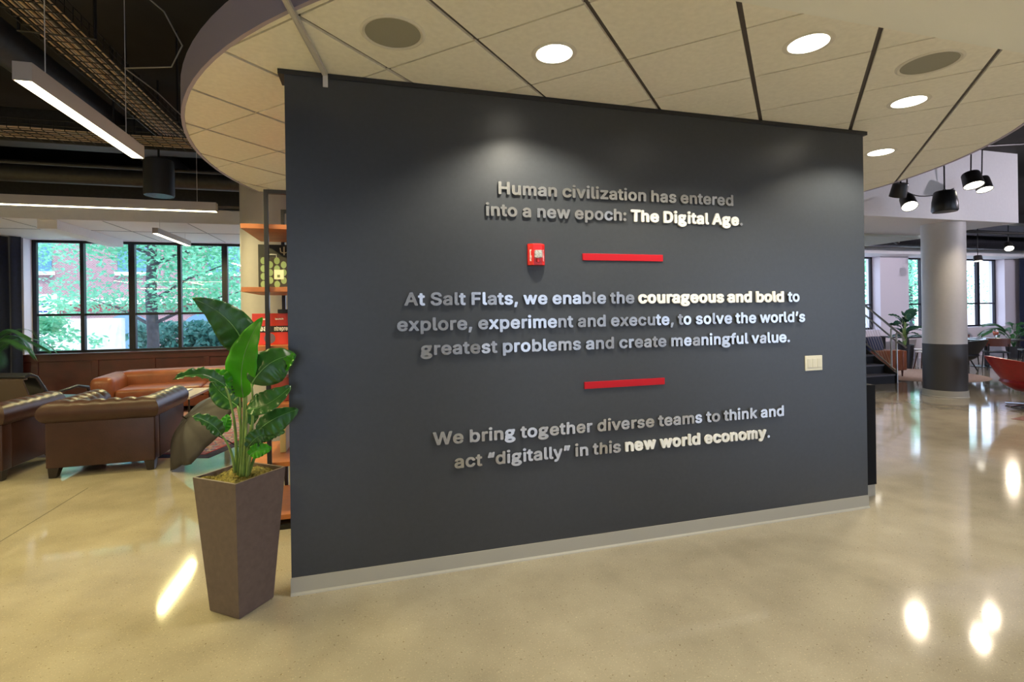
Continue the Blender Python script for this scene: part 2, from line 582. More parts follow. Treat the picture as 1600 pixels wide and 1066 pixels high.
# ================================================================== LETTERING
GLYPHS = {
    (',', 0): (188, [[34,-147,26,-144,15,-134,11,-124,10,-116,12,-106,13,-96,15,-89,15,-81,17,-74,18,-66,20,-59,20,-49,27,-11,28,-1,35,36,35,46,37,54,38,61,43,81,56,94,66,97,136,98,149,94,162,81,165,71,165,66,109,-131,97,-144,86,-147]]),
    ('.', 0): (188, [[86,-32,61,-24,51,-17,36,-2,28,11,23,26,23,54,28,71,36,85,46,95,59,105,86,115,104,115,116,112,129,107,139,100,159,79,164,69,167,59,167,24,164,14,159,3,135,-21,116,-29,101,-32]]),
    (':', 0): (188, [[86,-32,61,-24,51,-17,36,-2,28,11,23,26,23,54,28,71,36,85,46,95,59,105,86,115,104,115,116,112,129,107,139,100,159,79,164,69,167,59,167,24,164,14,159,3,135,-21,116,-29,101,-32],[86,243,61,251,51,258,36,273,28,286,23,301,23,329,28,346,33,356,53,376,64,383,74,387,86,390,104,390,124,384,134,379,159,355,164,344,167,334,167,301,159,279,135,254,116,246,101,243]]),
    ('A', 0): (479, [[14,-27,4,-22,-7,-11,-10,-1,-9,11,176,521,188,534,199,537,274,538,286,534,300,521,304,514,348,391,464,79,489,9,490,-1,487,-11,474,-24,464,-27,394,-27,381,-22,368,-9,327,109,324,114,321,115,161,115,156,114,151,106,112,-9,100,-21,96,-24,86,-27],[197,229,201,228,276,228,282,229,282,234,244,344,241,352,239,354,236,351,212,276,198,241,196,234]]),
    ('E', 0): (418, [[56,-27,48,-24,38,-14,33,-4,32,1,32,509,36,521,48,534,61,538,371,538,384,534,396,522,400,509,400,451,396,441,384,428,371,425,159,425,154,423,152,419,152,319,154,314,159,312,354,312,366,309,379,297,382,286,382,231,382,226,377,216,367,206,356,203,159,202,154,201,152,196,152,91,154,87,159,85,374,85,386,82,399,69,402,59,402,1,399,-11,387,-24,374,-28]]),
    ('F', 0): (410, [[56,-27,48,-24,38,-14,33,-4,32,1,32,509,36,521,48,534,61,538,369,538,381,534,394,522,398,509,397,451,394,441,381,428,369,425,159,425,154,424,152,419,152,311,154,306,159,305,344,305,356,302,369,289,372,279,372,221,369,209,357,196,346,193,159,192,154,191,152,186,152,1,149,-11,137,-24,126,-27]]),
    ('H', 0): (517, [[56,-27,48,-24,38,-14,33,-4,32,1,32,509,33,514,38,524,48,534,59,537,124,538,137,534,149,521,152,509,152,324,154,319,159,318,359,318,363,319,365,324,365,509,368,521,381,534,391,537,459,537,471,532,482,521,485,509,485,1,484,-4,480,-14,469,-24,459,-27,394,-28,381,-24,368,-11,365,1,365,199,363,204,359,205,159,205,154,204,152,199,152,1,149,-11,137,-24,126,-27]]),
    ('I', 0): (300, [[26,-27,18,-24,8,-14,3,-1,2,56,6,69,16,80,26,84,84,85,88,86,90,89,90,419,89,423,86,425,26,426,18,429,8,439,3,449,2,454,2,509,6,521,18,534,31,538,269,538,281,534,294,522,297,511,298,454,294,441,284,430,274,426,216,425,212,424,210,421,210,91,211,87,214,85,274,84,282,81,292,71,297,61,298,56,298,1,294,-11,282,-24,271,-27]]),
    ('R', 0): (449, [[56,-27,48,-24,38,-14,33,-4,32,1,32,509,36,521,48,534,59,537,246,538,256,535,276,535,304,529,334,519,354,509,372,496,400,469,409,456,424,426,429,411,435,386,435,371,438,361,437,341,435,334,435,316,429,294,418,264,402,239,374,210,356,198,355,194,383,139,451,15,455,1,452,-11,439,-24,429,-27,354,-28,341,-24,326,-9,239,154,231,167,229,169,224,170,159,170,154,169,152,164,152,1,149,-11,137,-24,126,-27],[154,284,159,282,249,283,276,288,299,300,307,309,312,319,318,344,317,361,315,369,314,379,309,391,301,404,291,412,281,417,261,422,251,423,244,425,159,425,154,424,152,419,152,289]]),
    ('S', 0): (446, [[209,-37,204,-35,181,-35,156,-30,116,-17,96,-7,75,9,44,40,33,56,23,76,13,109,12,121,10,129,10,139,13,149,26,161,36,165,109,164,119,160,129,149,132,141,133,131,136,121,143,106,149,100,159,93,174,86,189,81,204,78,241,78,269,83,281,88,297,99,309,111,317,126,317,151,309,164,300,171,274,184,251,192,156,218,136,226,106,241,84,255,50,289,43,299,33,319,25,349,25,396,28,411,36,434,51,461,60,474,80,494,104,512,134,527,164,537,191,542,261,542,299,534,326,524,341,517,369,497,392,474,404,460,412,446,422,421,428,396,427,376,424,366,412,354,401,350,334,351,324,355,313,366,308,379,307,389,302,399,294,409,271,422,259,427,246,430,231,430,224,432,216,430,204,430,191,427,174,421,161,412,151,401,143,384,143,371,146,361,150,354,158,346,166,341,186,331,216,321,279,304,324,289,354,274,379,257,405,231,419,211,424,201,432,179,435,164,435,114,424,76,414,56,402,39,369,6,354,-4,325,-19,294,-29,266,-35,244,-35,234,-38]]),
    ('W', 0): (686, [[151,-27,141,-22,131,-11,121,19,39,321,-12,504,-12,514,-9,521,-6,525,4,534,14,537,81,538,94,534,107,521,112,506,190,201,191,198,194,197,197,201,281,521,293,534,304,537,379,538,392,534,404,521,409,509,423,451,427,441,478,241,490,201,491,196,491,195,494,195,518,291,522,301,573,506,578,521,591,534,601,537,671,537,681,534,685,531,694,521,697,511,697,501,644,309,636,281,609,181,601,154,582,81,573,54,562,9,557,-6,551,-15,541,-24,531,-27,456,-28,444,-24,431,-11,421,19,372,204,353,269,347,296,344,302,341,301,340,299,262,9,254,-11,242,-24,231,-27]]),
    ('a', 0): (389, [[146,-37,141,-35,126,-34,106,-29,86,-22,66,-12,55,-4,31,20,21,36,11,56,3,89,3,126,8,151,16,169,25,184,49,207,59,214,89,229,124,240,144,243,151,245,159,245,166,247,179,248,186,250,199,250,206,252,219,253,226,255,241,256,246,259,247,261,247,269,244,279,239,289,229,297,211,302,179,302,166,299,145,289,135,279,125,264,111,251,101,248,91,248,29,266,16,279,13,289,13,294,16,304,28,329,45,351,59,365,89,387,104,394,134,404,159,410,176,410,186,412,206,412,214,410,229,410,254,404,276,397,296,387,306,380,339,346,352,324,359,301,362,289,363,279,365,269,365,-1,362,-11,354,-20,349,-24,339,-27,276,-27,266,-24,256,-15,251,-13,221,-27,194,-34,179,-35,171,-37],[158,74,161,73,176,72,196,76,214,83,229,93,237,104,247,126,248,144,246,148,241,150,221,145,211,145,204,143,189,142,181,140,174,140,149,134,140,131,129,125,123,119,120,111,120,99,124,90,126,86,136,79,146,76]]),
    ('b', 0): (424, [[201,-34,189,-32,166,-24,141,-10,139,-10,124,-24,114,-27,51,-27,39,-22,29,-12,26,-4,25,509,26,514,30,524,41,534,49,537,116,537,127,534,139,522,142,509,143,396,144,391,146,390,166,402,181,407,194,410,209,410,219,412,239,412,246,410,261,410,274,407,299,399,316,392,344,372,365,351,376,337,387,321,394,306,407,274,415,239,415,226,417,219,417,159,415,151,415,139,407,104,399,81,384,51,367,29,341,3,321,-12,301,-22,281,-29,254,-35],[205,76,211,75,229,75,244,78,259,86,270,94,284,114,292,131,295,141,298,161,300,169,300,206,298,216,297,226,289,254,284,264,275,279,264,289,244,299,229,302,211,302,196,299,176,289,165,279,156,264,148,246,143,221,142,209,140,201,140,176,142,169,143,156,146,141,151,126,158,111,166,98,173,91,195,79]]),
    ('c', 0): (396, [[176,-34,144,-27,124,-19,109,-12,90,1,53,39,43,51,26,84,16,111,10,134,10,144,8,154,8,221,10,231,10,241,16,264,23,286,31,304,41,321,59,345,84,370,95,379,111,389,121,394,149,404,161,407,174,410,189,410,199,412,219,412,226,410,244,410,281,399,309,387,326,375,358,344,374,321,384,299,390,281,390,276,387,266,371,251,311,235,301,235,291,239,280,249,272,266,259,285,249,292,239,297,216,302,201,302,184,299,171,294,156,284,146,271,133,246,128,226,125,214,125,196,123,186,125,179,125,161,134,128,143,109,150,99,159,90,169,83,179,78,191,75,201,75,206,73,224,75,241,81,251,86,261,93,267,101,280,129,293,141,304,145,309,145,341,137,374,127,387,114,390,104,390,96,381,70,374,56,364,40,355,29,336,10,319,-4,286,-22,251,-32,244,-33,234,-35]]),
    ('d', 0): (424, [[166,-34,144,-29,129,-24,99,-9,89,-2,51,35,41,51,26,81,18,101,10,134,10,144,8,154,8,226,10,234,10,244,16,266,26,296,38,321,49,337,61,352,81,372,93,381,109,392,126,399,149,407,164,410,179,410,186,412,209,412,216,410,229,410,241,407,264,399,279,390,281,391,282,396,282,509,286,522,298,534,309,537,371,538,384,534,396,522,400,509,400,1,397,-11,384,-24,374,-27,314,-28,301,-24,286,-9,284,-9,260,-24,234,-32,219,-35],[190,76,196,75,214,75,229,78,244,86,255,94,267,111,277,134,282,156,283,171,285,179,285,201,283,209,282,221,277,246,269,264,257,281,251,287,229,299,214,302,196,302,181,299,161,289,158,286,150,279,143,269,133,249,125,216,125,199,122,189,125,179,125,161,128,146,138,119,149,100,159,90,169,83,179,78]]),
    ('e', 0): (404, [[179,-34,154,-29,124,-19,109,-12,91,0,70,19,50,41,38,59,23,89,16,111,10,134,10,144,8,154,8,224,10,231,10,241,16,264,26,294,36,314,53,339,86,372,99,382,121,394,156,407,171,410,189,410,196,412,216,412,224,410,239,410,264,404,279,399,309,384,339,360,347,351,366,327,382,296,389,274,395,249,395,241,398,231,397,166,394,158,384,148,371,143,131,142,129,139,131,129,141,109,148,99,154,93,164,86,174,81,194,75,204,75,211,73,219,75,231,75,249,81,264,90,274,104,281,117,293,129,304,132,314,132,376,117,389,104,392,94,392,86,384,64,377,49,366,33,339,5,319,-9,294,-22,271,-29,256,-32,249,-33,239,-35],[132,249,136,248,269,248,273,249,275,251,264,274,254,287,241,294,229,299,214,302,199,302,174,297,155,286,146,276,136,261]]),
    ('f', 0): (253, [[76,-27,68,-24,58,-14,53,-1,52,296,51,299,46,300,1,301,-7,304,-17,314,-22,326,-22,384,-17,394,-6,404,4,407,46,408,51,409,52,414,53,441,55,449,55,459,66,489,74,502,104,532,114,539,129,547,144,552,169,557,214,557,239,552,256,545,266,534,270,524,270,514,267,501,252,456,239,444,229,440,224,440,209,445,196,447,181,444,174,439,170,429,170,411,174,408,229,407,239,404,250,394,255,381,255,329,251,316,239,303,229,300,174,300,170,296,169,-4,167,-11,162,-16,154,-24,146,-27]]),
    ('g', 0): (435, [[179,-184,174,-183,161,-182,136,-177,116,-172,84,-159,61,-147,49,-137,15,-104,6,-89,-2,-69,-5,-54,-5,-26,-2,-14,11,14,28,36,27,46,15,84,15,99,31,151,42,164,45,169,26,204,18,231,18,279,26,306,33,324,44,340,81,377,99,389,113,396,149,409,164,412,174,413,181,415,219,415,226,413,239,412,281,400,326,410,384,410,396,407,409,394,412,384,412,316,409,306,399,295,384,290,380,286,380,281,382,271,382,239,379,224,372,201,362,181,356,173,345,159,331,145,306,126,291,117,271,109,270,106,279,103,294,102,304,99,321,81,356,64,375,51,401,25,409,14,419,-6,425,-26,425,-56,417,-84,412,-94,405,-104,371,-137,359,-147,336,-159,304,-172,284,-177,259,-182,246,-183,236,-185],[185,-69,191,-70,229,-70,259,-65,281,-57,294,-49,296,-46,291,-40,284,-36,274,-31,254,-25,241,-23,229,-22,219,-20,199,-20,191,-22,179,-23,146,-31,130,-39,125,-44,124,-46,126,-49,134,-54,144,-59,161,-65],[185,211,191,210,209,210,229,216,239,221,244,225,252,234,257,244,260,256,257,269,254,274,249,280,241,284,230,294,224,297,214,300,201,302,181,299,158,289,150,281,143,271,140,261,140,249,148,231,151,228,161,221,176,213]]),
    ('h', 0): (410, [[49,-27,41,-24,30,-14,26,-4,25,1,25,511,30,524,41,534,49,537,116,537,126,534,131,530,139,521,142,511,143,396,144,392,146,391,169,402,196,410,211,410,219,412,236,412,246,410,259,410,274,407,296,399,311,392,334,375,345,364,356,350,369,326,377,306,380,294,382,281,383,269,385,259,385,-1,382,-11,374,-20,369,-24,359,-27,294,-27,283,-24,271,-11,268,1,267,251,262,271,251,287,236,297,226,300,209,302,204,300,194,300,184,297,161,284,153,274,145,256,142,241,142,1,139,-11,127,-24,116,-27]]),
    ('i', 0): (166, [[49,-27,41,-24,30,-14,25,-1,25,381,30,394,41,404,49,407,116,407,126,404,131,400,139,391,142,381,142,-1,137,-14,127,-24,119,-27],[76,451,64,453,46,461,36,468,25,479,18,489,16,496,13,509,13,519,21,541,46,567,69,575,99,575,121,567,146,542,152,526,152,501,149,491,144,481,129,466,116,458,104,453,89,450]]),
    ('k', 0): (380, [[49,-27,41,-24,30,-14,26,-4,25,1,25,511,30,524,41,534,49,537,116,537,126,534,131,530,139,521,142,511,143,281,144,276,146,276,149,278,158,289,274,404,286,408,361,407,372,404,384,391,387,381,387,376,382,364,321,302,314,293,241,220,239,216,239,214,392,19,397,9,397,-1,394,-11,386,-20,381,-24,371,-27,294,-28,281,-24,268,-11,155,134,151,136,149,136,145,134,143,129,142,1,139,-11,127,-24,116,-27]]),
    ('l', 0): (189, [[121,-29,116,-28,104,-27,81,-19,66,-10,49,8,41,19,33,34,28,54,27,61,25,69,25,511,28,521,36,530,41,534,51,537,119,537,127,534,135,526,139,521,142,514,143,84,144,81,149,80,159,80,166,82,174,82,182,79,192,69,199,51,203,31,207,14,207,1,204,-9,191,-22,179,-27,169,-28,161,-30]]),
    ('m', 0): (610, [[49,-27,41,-24,30,-14,26,-4,25,1,25,379,28,391,39,402,51,407,114,407,124,404,139,390,141,390,166,404,194,412,244,412,271,404,286,397,299,387,318,369,321,367,324,368,336,380,349,389,365,399,386,407,409,412,464,412,499,402,514,394,534,380,551,362,564,344,572,329,580,304,585,271,585,1,582,-11,571,-22,559,-27,494,-27,483,-24,471,-11,468,1,467,269,462,284,452,294,441,299,424,302,411,302,396,299,379,290,368,274,363,254,362,1,359,-11,347,-24,336,-27,274,-27,261,-22,251,-12,248,-1,248,254,245,264,245,271,237,289,234,292,219,299,206,302,196,302,179,299,169,294,159,287,148,271,143,254,142,1,139,-11,127,-24,116,-27]]),
    ('n', 0): (410, [[49,-27,41,-24,30,-14,26,-4,25,1,25,379,28,391,41,404,51,407,111,408,124,404,139,389,141,389,156,397,184,407,196,410,211,410,221,412,239,412,246,410,259,410,271,407,296,399,311,392,321,385,350,356,362,341,372,321,377,306,382,281,383,269,385,259,385,1,382,-11,369,-24,356,-28,294,-27,283,-24,271,-11,268,1,267,251,262,271,251,287,236,297,226,300,209,302,204,300,194,300,184,297,161,284,153,274,145,256,142,241,142,1,139,-11,127,-24,116,-27]]),
    ('o', 0): (415, [[176,-34,144,-27,124,-19,109,-12,90,1,53,39,43,51,26,84,16,111,10,134,10,144,8,154,8,221,10,231,10,241,16,264,23,286,31,304,41,321,59,345,84,370,95,379,111,389,121,394,149,404,161,407,174,410,189,410,199,412,216,412,224,410,241,410,266,404,289,397,316,382,329,372,362,339,379,314,392,286,399,264,405,241,405,231,408,221,407,151,405,144,405,134,399,111,389,84,379,64,367,44,355,29,334,8,311,-9,286,-22,264,-29,236,-35],[205,74,224,75,236,78,255,89,266,100,274,114,284,136,290,161,290,179,292,186,290,196,290,214,284,239,277,259,264,279,260,284,240,296,231,299,214,302,199,302,176,297,154,282,146,271,133,246,125,214,125,196,123,189,125,179,125,161,131,136,141,114,149,100,160,89,178,79,191,75]]),
    ('p', 0): (424, [[49,-169,41,-166,30,-156,26,-146,25,-141,25,379,28,391,41,404,51,407,111,408,124,404,135,394,139,388,141,387,161,399,181,407,194,410,209,410,219,412,239,412,246,410,261,410,274,407,299,399,316,392,344,372,365,351,376,337,387,321,394,306,407,274,415,239,415,226,417,219,418,161,415,151,415,139,412,126,407,104,399,80,384,51,366,28,341,3,330,-6,321,-12,296,-24,271,-32,261,-33,254,-35,204,-35,189,-32,166,-24,146,-13,144,-13,143,-19,142,-141,139,-154,127,-166,116,-170],[205,76,211,75,229,75,244,78,259,86,270,94,284,114,292,131,295,141,298,161,300,169,300,206,298,216,297,226,289,254,284,264,275,279,264,289,244,299,229,302,211,302,196,299,176,289,165,279,156,264,148,246,143,221,142,209,140,201,140,176,142,169,143,156,146,141,151,126,158,111,166,98,173,91,195,79]]),
    ('r', 0): (259, [[49,-27,41,-24,30,-14,26,-4,25,1,25,379,28,391,41,404,51,407,114,407,124,404,134,395,139,393,164,404,179,409,194,412,244,412,254,409,266,397,270,386,270,321,265,309,254,299,244,295,231,295,221,298,196,298,181,294,166,287,158,281,151,271,146,261,142,246,142,1,139,-11,127,-24,116,-27]]),
    ('s', 0): (365, [[149,-34,114,-27,99,-22,84,-14,70,-6,56,5,41,20,26,41,18,56,8,91,8,96,11,106,21,117,31,122,61,128,89,135,96,135,107,131,117,121,131,91,139,83,149,78,159,75,171,73,189,72,209,76,227,84,235,91,238,96,240,101,239,109,234,116,219,124,131,146,96,158,71,173,38,206,28,224,20,251,20,294,23,309,31,329,44,350,69,375,86,387,119,402,151,410,166,410,176,412,199,412,206,410,224,410,246,404,274,394,286,387,299,377,322,354,339,329,349,304,350,289,347,279,336,268,329,263,289,253,276,250,266,250,256,253,246,263,229,291,219,299,199,305,179,305,156,299,143,291,141,289,138,281,138,269,144,263,166,253,244,234,274,224,286,219,309,205,337,176,344,166,349,156,357,131,357,84,349,56,336,33,304,0,291,-9,266,-22,229,-32,219,-33,209,-35]]),
    ('t', 0): (227, [[156,-32,151,-30,136,-30,124,-27,109,-22,89,-12,58,19,48,36,43,49,38,76,37,296,34,300,4,300,-6,303,-19,316,-22,326,-22,379,-19,391,-9,402,1,407,31,408,36,409,38,414,38,474,41,482,51,492,64,497,124,498,137,494,149,482,152,471,152,414,154,409,159,408,206,407,216,404,229,392,232,381,232,326,227,314,217,304,206,300,159,300,154,299,153,296,152,101,155,84,156,81,161,78,179,78,199,82,204,82,214,79,225,69,229,59,235,36,240,11,240,1,235,-11,221,-24,204,-30,191,-30,184,-32]]),
    ('u', 0): (410, [[159,-32,144,-29,119,-22,94,-9,81,0,60,21,48,39,38,59,33,74,28,96,27,111,25,121,25,379,28,391,41,404,54,408,116,407,127,404,139,391,142,379,143,126,146,114,153,99,165,86,179,80,191,78,206,78,229,83,239,88,249,95,262,116,267,136,268,379,271,391,283,404,294,407,356,408,369,404,381,392,385,379,385,1,382,-11,369,-24,359,-27,296,-27,286,-24,271,-9,269,-9,244,-22,216,-30,201,-32]]),
    ('v', 0): (389, [[159,-27,151,-24,142,-16,138,-11,133,-1,-4,356,-10,374,-10,381,-7,391,6,404,19,408,86,407,97,404,107,394,117,371,147,289,188,171,194,161,196,161,202,174,273,374,281,392,293,404,304,407,369,408,381,404,394,391,397,381,397,369,252,-11,239,-24,229,-27]]),
    ('w', 0): (567, [[134,-27,124,-22,115,-14,111,-6,-2,364,-5,376,-4,384,-1,392,8,401,11,404,21,407,89,407,99,404,110,394,119,369,153,244,169,193,171,194,177,211,223,381,228,391,241,404,254,408,316,407,327,404,340,391,347,374,362,321,393,204,396,195,399,195,407,219,451,379,453,386,458,394,469,404,481,408,546,407,556,404,566,395,569,391,572,379,572,374,567,354,556,321,547,289,528,231,464,19,454,-11,445,-21,441,-24,431,-27,366,-27,356,-24,344,-12,338,1,334,19,323,54,289,176,287,184,284,188,281,187,280,184,243,56,229,4,224,-12,212,-24,201,-27]]),
    ('x', 0): (378, [[19,-27,9,-22,-2,-11,-5,1,-5,6,-2,16,114,184,120,194,117,201,97,231,6,364,3,374,3,381,8,394,18,404,29,407,99,408,111,404,126,390,183,301,189,293,191,293,254,387,271,404,284,408,351,408,356,407,366,402,376,392,379,384,380,376,377,366,286,234,261,196,259,191,268,176,382,14,385,4,385,-1,380,-14,369,-24,359,-27,286,-28,274,-24,261,-12,194,91,191,95,189,95,183,89,174,74,117,-11,106,-22,94,-27]]),
    ('y', 0): (389, [[66,-172,51,-169,36,-164,25,-154,21,-144,20,-131,36,-74,46,-63,56,-58,66,-58,74,-60,94,-62,99,-62,109,-56,112,-54,124,-29,132,-6,132,1,-4,356,-10,374,-10,381,-7,391,6,404,19,408,86,407,97,404,107,394,117,371,147,289,188,171,194,161,196,161,202,174,273,374,281,392,293,404,304,407,369,408,381,404,394,391,397,381,397,369,237,-51,227,-76,214,-101,202,-119,174,-147,164,-154,149,-162,136,-167,111,-172]]),
    ('z', 0): (380, [[39,-27,31,-24,20,-14,15,-1,15,49,19,61,197,291,196,294,191,295,49,295,36,298,24,311,20,321,20,379,24,392,36,404,49,408,331,408,344,404,356,392,360,381,360,329,357,316,181,86,182,84,186,83,339,82,351,79,364,67,367,56,368,1,364,-12,351,-24,339,-28]]),
    ('’', 0): (177, [[49,291,39,295,28,306,25,316,25,329,30,354,30,361,32,369,33,379,35,386,38,409,40,416,40,426,45,449,45,459,52,496,53,506,56,516,60,524,69,532,81,537,149,538,161,534,174,521,177,511,177,499,124,309,111,295,101,291]]),
    ('“', 0): (300, [[49,291,39,295,29,306,25,316,25,326,76,511,80,521,91,532,104,537,151,537,162,534,174,521,177,511,177,494,175,486,175,476,173,469,172,461,168,439,167,429,160,391,161,382,164,384,169,401,196,499,203,521,206,525,216,534,226,537,274,538,286,534,297,524,302,514,302,506,300,499,300,491,298,484,297,474,293,451,292,441,285,404,285,394,278,356,277,346,275,339,272,316,269,306,260,296,256,293,246,290,174,290,163,294,149,308,146,307,132,294,121,290]]),
    ('”', 0): (300, [[49,291,39,295,28,306,25,316,25,331,27,339,28,346,32,369,33,379,40,416,40,426,42,434,43,441,45,449,45,459,52,496,53,506,58,521,69,532,81,537,151,537,164,532,172,524,176,517,179,517,183,524,191,532,204,537,274,538,286,534,297,524,302,511,302,506,299,494,252,321,247,306,237,296,234,293,224,290,174,290,163,294,151,306,148,316,148,326,150,334,150,344,155,366,155,376,162,414,163,424,167,446,166,450,164,449,156,424,144,379,124,308,111,295,101,291]]),
    ('.', 1): (188, [[84,-39,59,-32,41,-20,34,-12,22,6,16,24,15,56,22,76,33,94,50,109,59,114,81,122,106,122,119,119,131,114,149,102,162,89,171,72,175,61,175,21,171,10,162,-6,144,-24,131,-32,119,-37,104,-40]]),
    ('A', 1): (479, [[11,-34,4,-32,-6,-25,-14,-14,-17,-4,-17,14,168,524,178,536,186,542,196,545,276,545,289,542,302,531,312,516,356,394,492,26,497,9,497,-4,494,-14,485,-26,476,-32,466,-35,394,-35,381,-32,369,-22,361,-11,327,86,318,106,314,108,166,108,161,107,158,104,119,-11,109,-25,99,-32,89,-35],[207,236,211,235,266,235,271,236,271,238,242,326,239,329,236,326,219,274]]),
    ('D', 1): (502, [[54,-34,46,-32,35,-24,28,-14,25,-1,25,511,28,524,38,536,46,542,56,545,236,545,246,543,271,542,301,537,334,527,366,512,387,499,411,480,427,464,446,440,459,419,469,399,482,366,490,336,493,316,495,309,495,289,498,279,498,231,495,221,495,201,493,194,490,174,482,144,469,111,462,96,444,69,425,44,399,20,361,-4,334,-17,311,-24,289,-30,281,-30,274,-32,259,-33,249,-35],[162,94,166,92,236,93,266,98,289,106,299,111,314,121,322,129,334,141,347,164,352,176,357,196,360,216,362,224,363,246,365,254,363,264,362,286,360,294,357,314,352,334,347,346,342,356,331,372,316,387,294,402,266,412,251,415,236,415,229,417,166,418,162,416,160,414,160,99]]),
    ('T', 1): (448, [[186,-34,179,-32,168,-24,161,-14,158,-4,157,414,156,416,151,418,29,418,19,421,11,426,8,429,1,439,-2,449,-2,511,1,524,8,534,11,537,19,542,31,545,419,545,431,542,444,532,449,524,452,514,452,449,449,439,441,428,431,421,421,418,299,418,294,416,293,414,292,-1,289,-14,280,-26,271,-32,261,-35]]),
    ('a', 1): (389, [[144,-44,139,-43,126,-42,89,-32,64,-19,56,-14,44,-5,29,10,13,34,3,54,-2,74,-5,89,-5,129,3,161,11,176,21,192,39,210,56,222,84,236,87,239,84,242,26,258,18,264,8,276,5,286,5,296,8,306,21,331,43,361,63,379,86,394,96,399,131,412,156,417,174,418,184,420,206,420,216,418,231,417,244,415,279,404,299,394,316,382,340,359,347,349,359,326,367,304,370,291,370,281,372,271,372,-4,369,-14,362,-24,351,-32,341,-35,274,-35,264,-32,249,-23,224,-34,194,-42,181,-43,171,-45],[160,81,174,80,184,82,191,83,201,86,217,94,229,105,234,116,240,131,239,138,236,140,231,140,206,135,191,135,184,133,176,132,151,127,134,119,131,116,128,109,128,101,131,94,135,89,141,86],[126,249,141,250,164,255,176,255,184,257,196,258,204,260,216,260,224,262,236,263,239,264,239,269,234,281,226,289,209,295,181,295,169,292,154,284,146,279]]),
    ('b', 1): (424, [[199,-42,186,-39,164,-32,144,-20,141,-20,126,-32,116,-35,49,-35,39,-32,29,-25,21,-14,18,-6,18,511,21,524,28,534,39,542,46,544,119,545,129,542,141,532,147,524,150,514,150,411,151,405,154,405,164,409,191,417,206,418,214,420,239,420,249,418,264,417,279,414,301,407,319,399,354,375,367,361,379,347,397,319,404,304,414,276,422,241,423,229,425,221,425,156,423,149,422,136,414,101,407,79,392,49,387,41,370,19,351,0,324,-19,299,-32,274,-39,264,-40,256,-42],[208,84,214,82,229,83,241,86,256,93,269,105,277,116,284,134,287,144,290,164,292,171,292,204,290,214,290,224,282,251,277,261,270,271,256,284,241,292,226,295,214,295,199,292,183,284,168,269,161,257,156,244,150,219,150,206,148,199,148,179,150,171,150,159,153,146,158,129,166,114,170,106,183,94,199,86]]),
    ('c', 1): (396, [[174,-42,141,-34,121,-27,106,-19,83,-4,50,29,28,61,18,81,8,109,3,131,2,141,0,149,0,224,2,234,3,244,8,266,16,289,23,306,33,324,55,354,74,372,85,381,109,397,119,402,146,412,159,415,171,417,186,418,196,420,219,420,229,418,246,417,284,407,311,394,336,377,361,352,382,324,392,301,397,284,397,274,394,264,386,253,374,243,314,228,299,228,289,231,279,238,271,249,264,264,257,274,247,284,237,289,214,295,204,295,186,292,174,287,161,278,151,264,141,244,135,224,133,211,132,194,131,186,132,181,133,164,141,130,151,110,171,91,181,86,194,83,221,83,239,88,249,93,254,98,259,104,271,129,278,139,283,144,291,149,299,152,311,152,361,139,376,134,384,129,387,126,394,116,397,106,397,94,387,64,382,54,366,30,357,19,344,5,321,-12,289,-29,254,-40,246,-40,236,-42]]),
    ('d', 1): (424, [[164,-42,141,-37,126,-32,96,-17,79,-5,49,25,33,49,18,79,11,99,3,131,2,141,0,151,0,229,2,236,3,246,8,269,18,299,31,324,46,347,59,362,71,375,84,384,106,399,124,407,146,414,161,417,176,418,184,420,209,420,219,418,234,417,266,407,271,404,274,404,275,409,275,514,278,524,285,534,296,542,306,545,374,545,386,542,396,535,399,531,404,524,408,511,408,-1,404,-14,395,-26,386,-32,376,-35,309,-35,299,-32,284,-20,281,-20,261,-32,239,-39,224,-42],[192,84,199,82,214,83,226,86,241,93,252,104,262,119,269,136,275,159,275,174,277,181,277,199,275,206,275,219,269,244,262,261,255,271,241,284,226,292,211,295,199,295,184,292,168,284,154,270,151,266,141,246,133,214,132,196,130,189,132,181,133,164,136,149,146,121,151,111,161,99,171,91,180,86]]),
    ('e', 1): (404, [[176,-42,151,-37,121,-27,106,-19,84,-4,60,16,46,33,31,56,16,86,8,109,3,131,2,141,0,151,0,226,2,234,3,244,8,266,18,296,26,311,36,329,50,349,76,375,96,389,114,399,124,404,154,414,169,417,186,418,196,420,219,420,226,418,241,417,266,412,281,407,311,392,331,377,350,361,369,337,374,329,389,300,397,276,405,236,405,166,402,156,396,148,384,138,374,135,352,134,354,131,379,124,390,116,397,106,399,99,400,84,394,66,387,51,367,21,349,3,321,-17,296,-29,274,-37,259,-40,251,-40,241,-42],[192,84,211,82,229,83,251,91,266,105,273,119,282,131,282,134,274,135,144,135,139,134,139,131,139,129,148,111,163,96,176,88],[144,256,149,255,256,255,261,256,263,259,254,275,244,284,226,292,211,295,201,295,184,292,166,284,150,269]]),
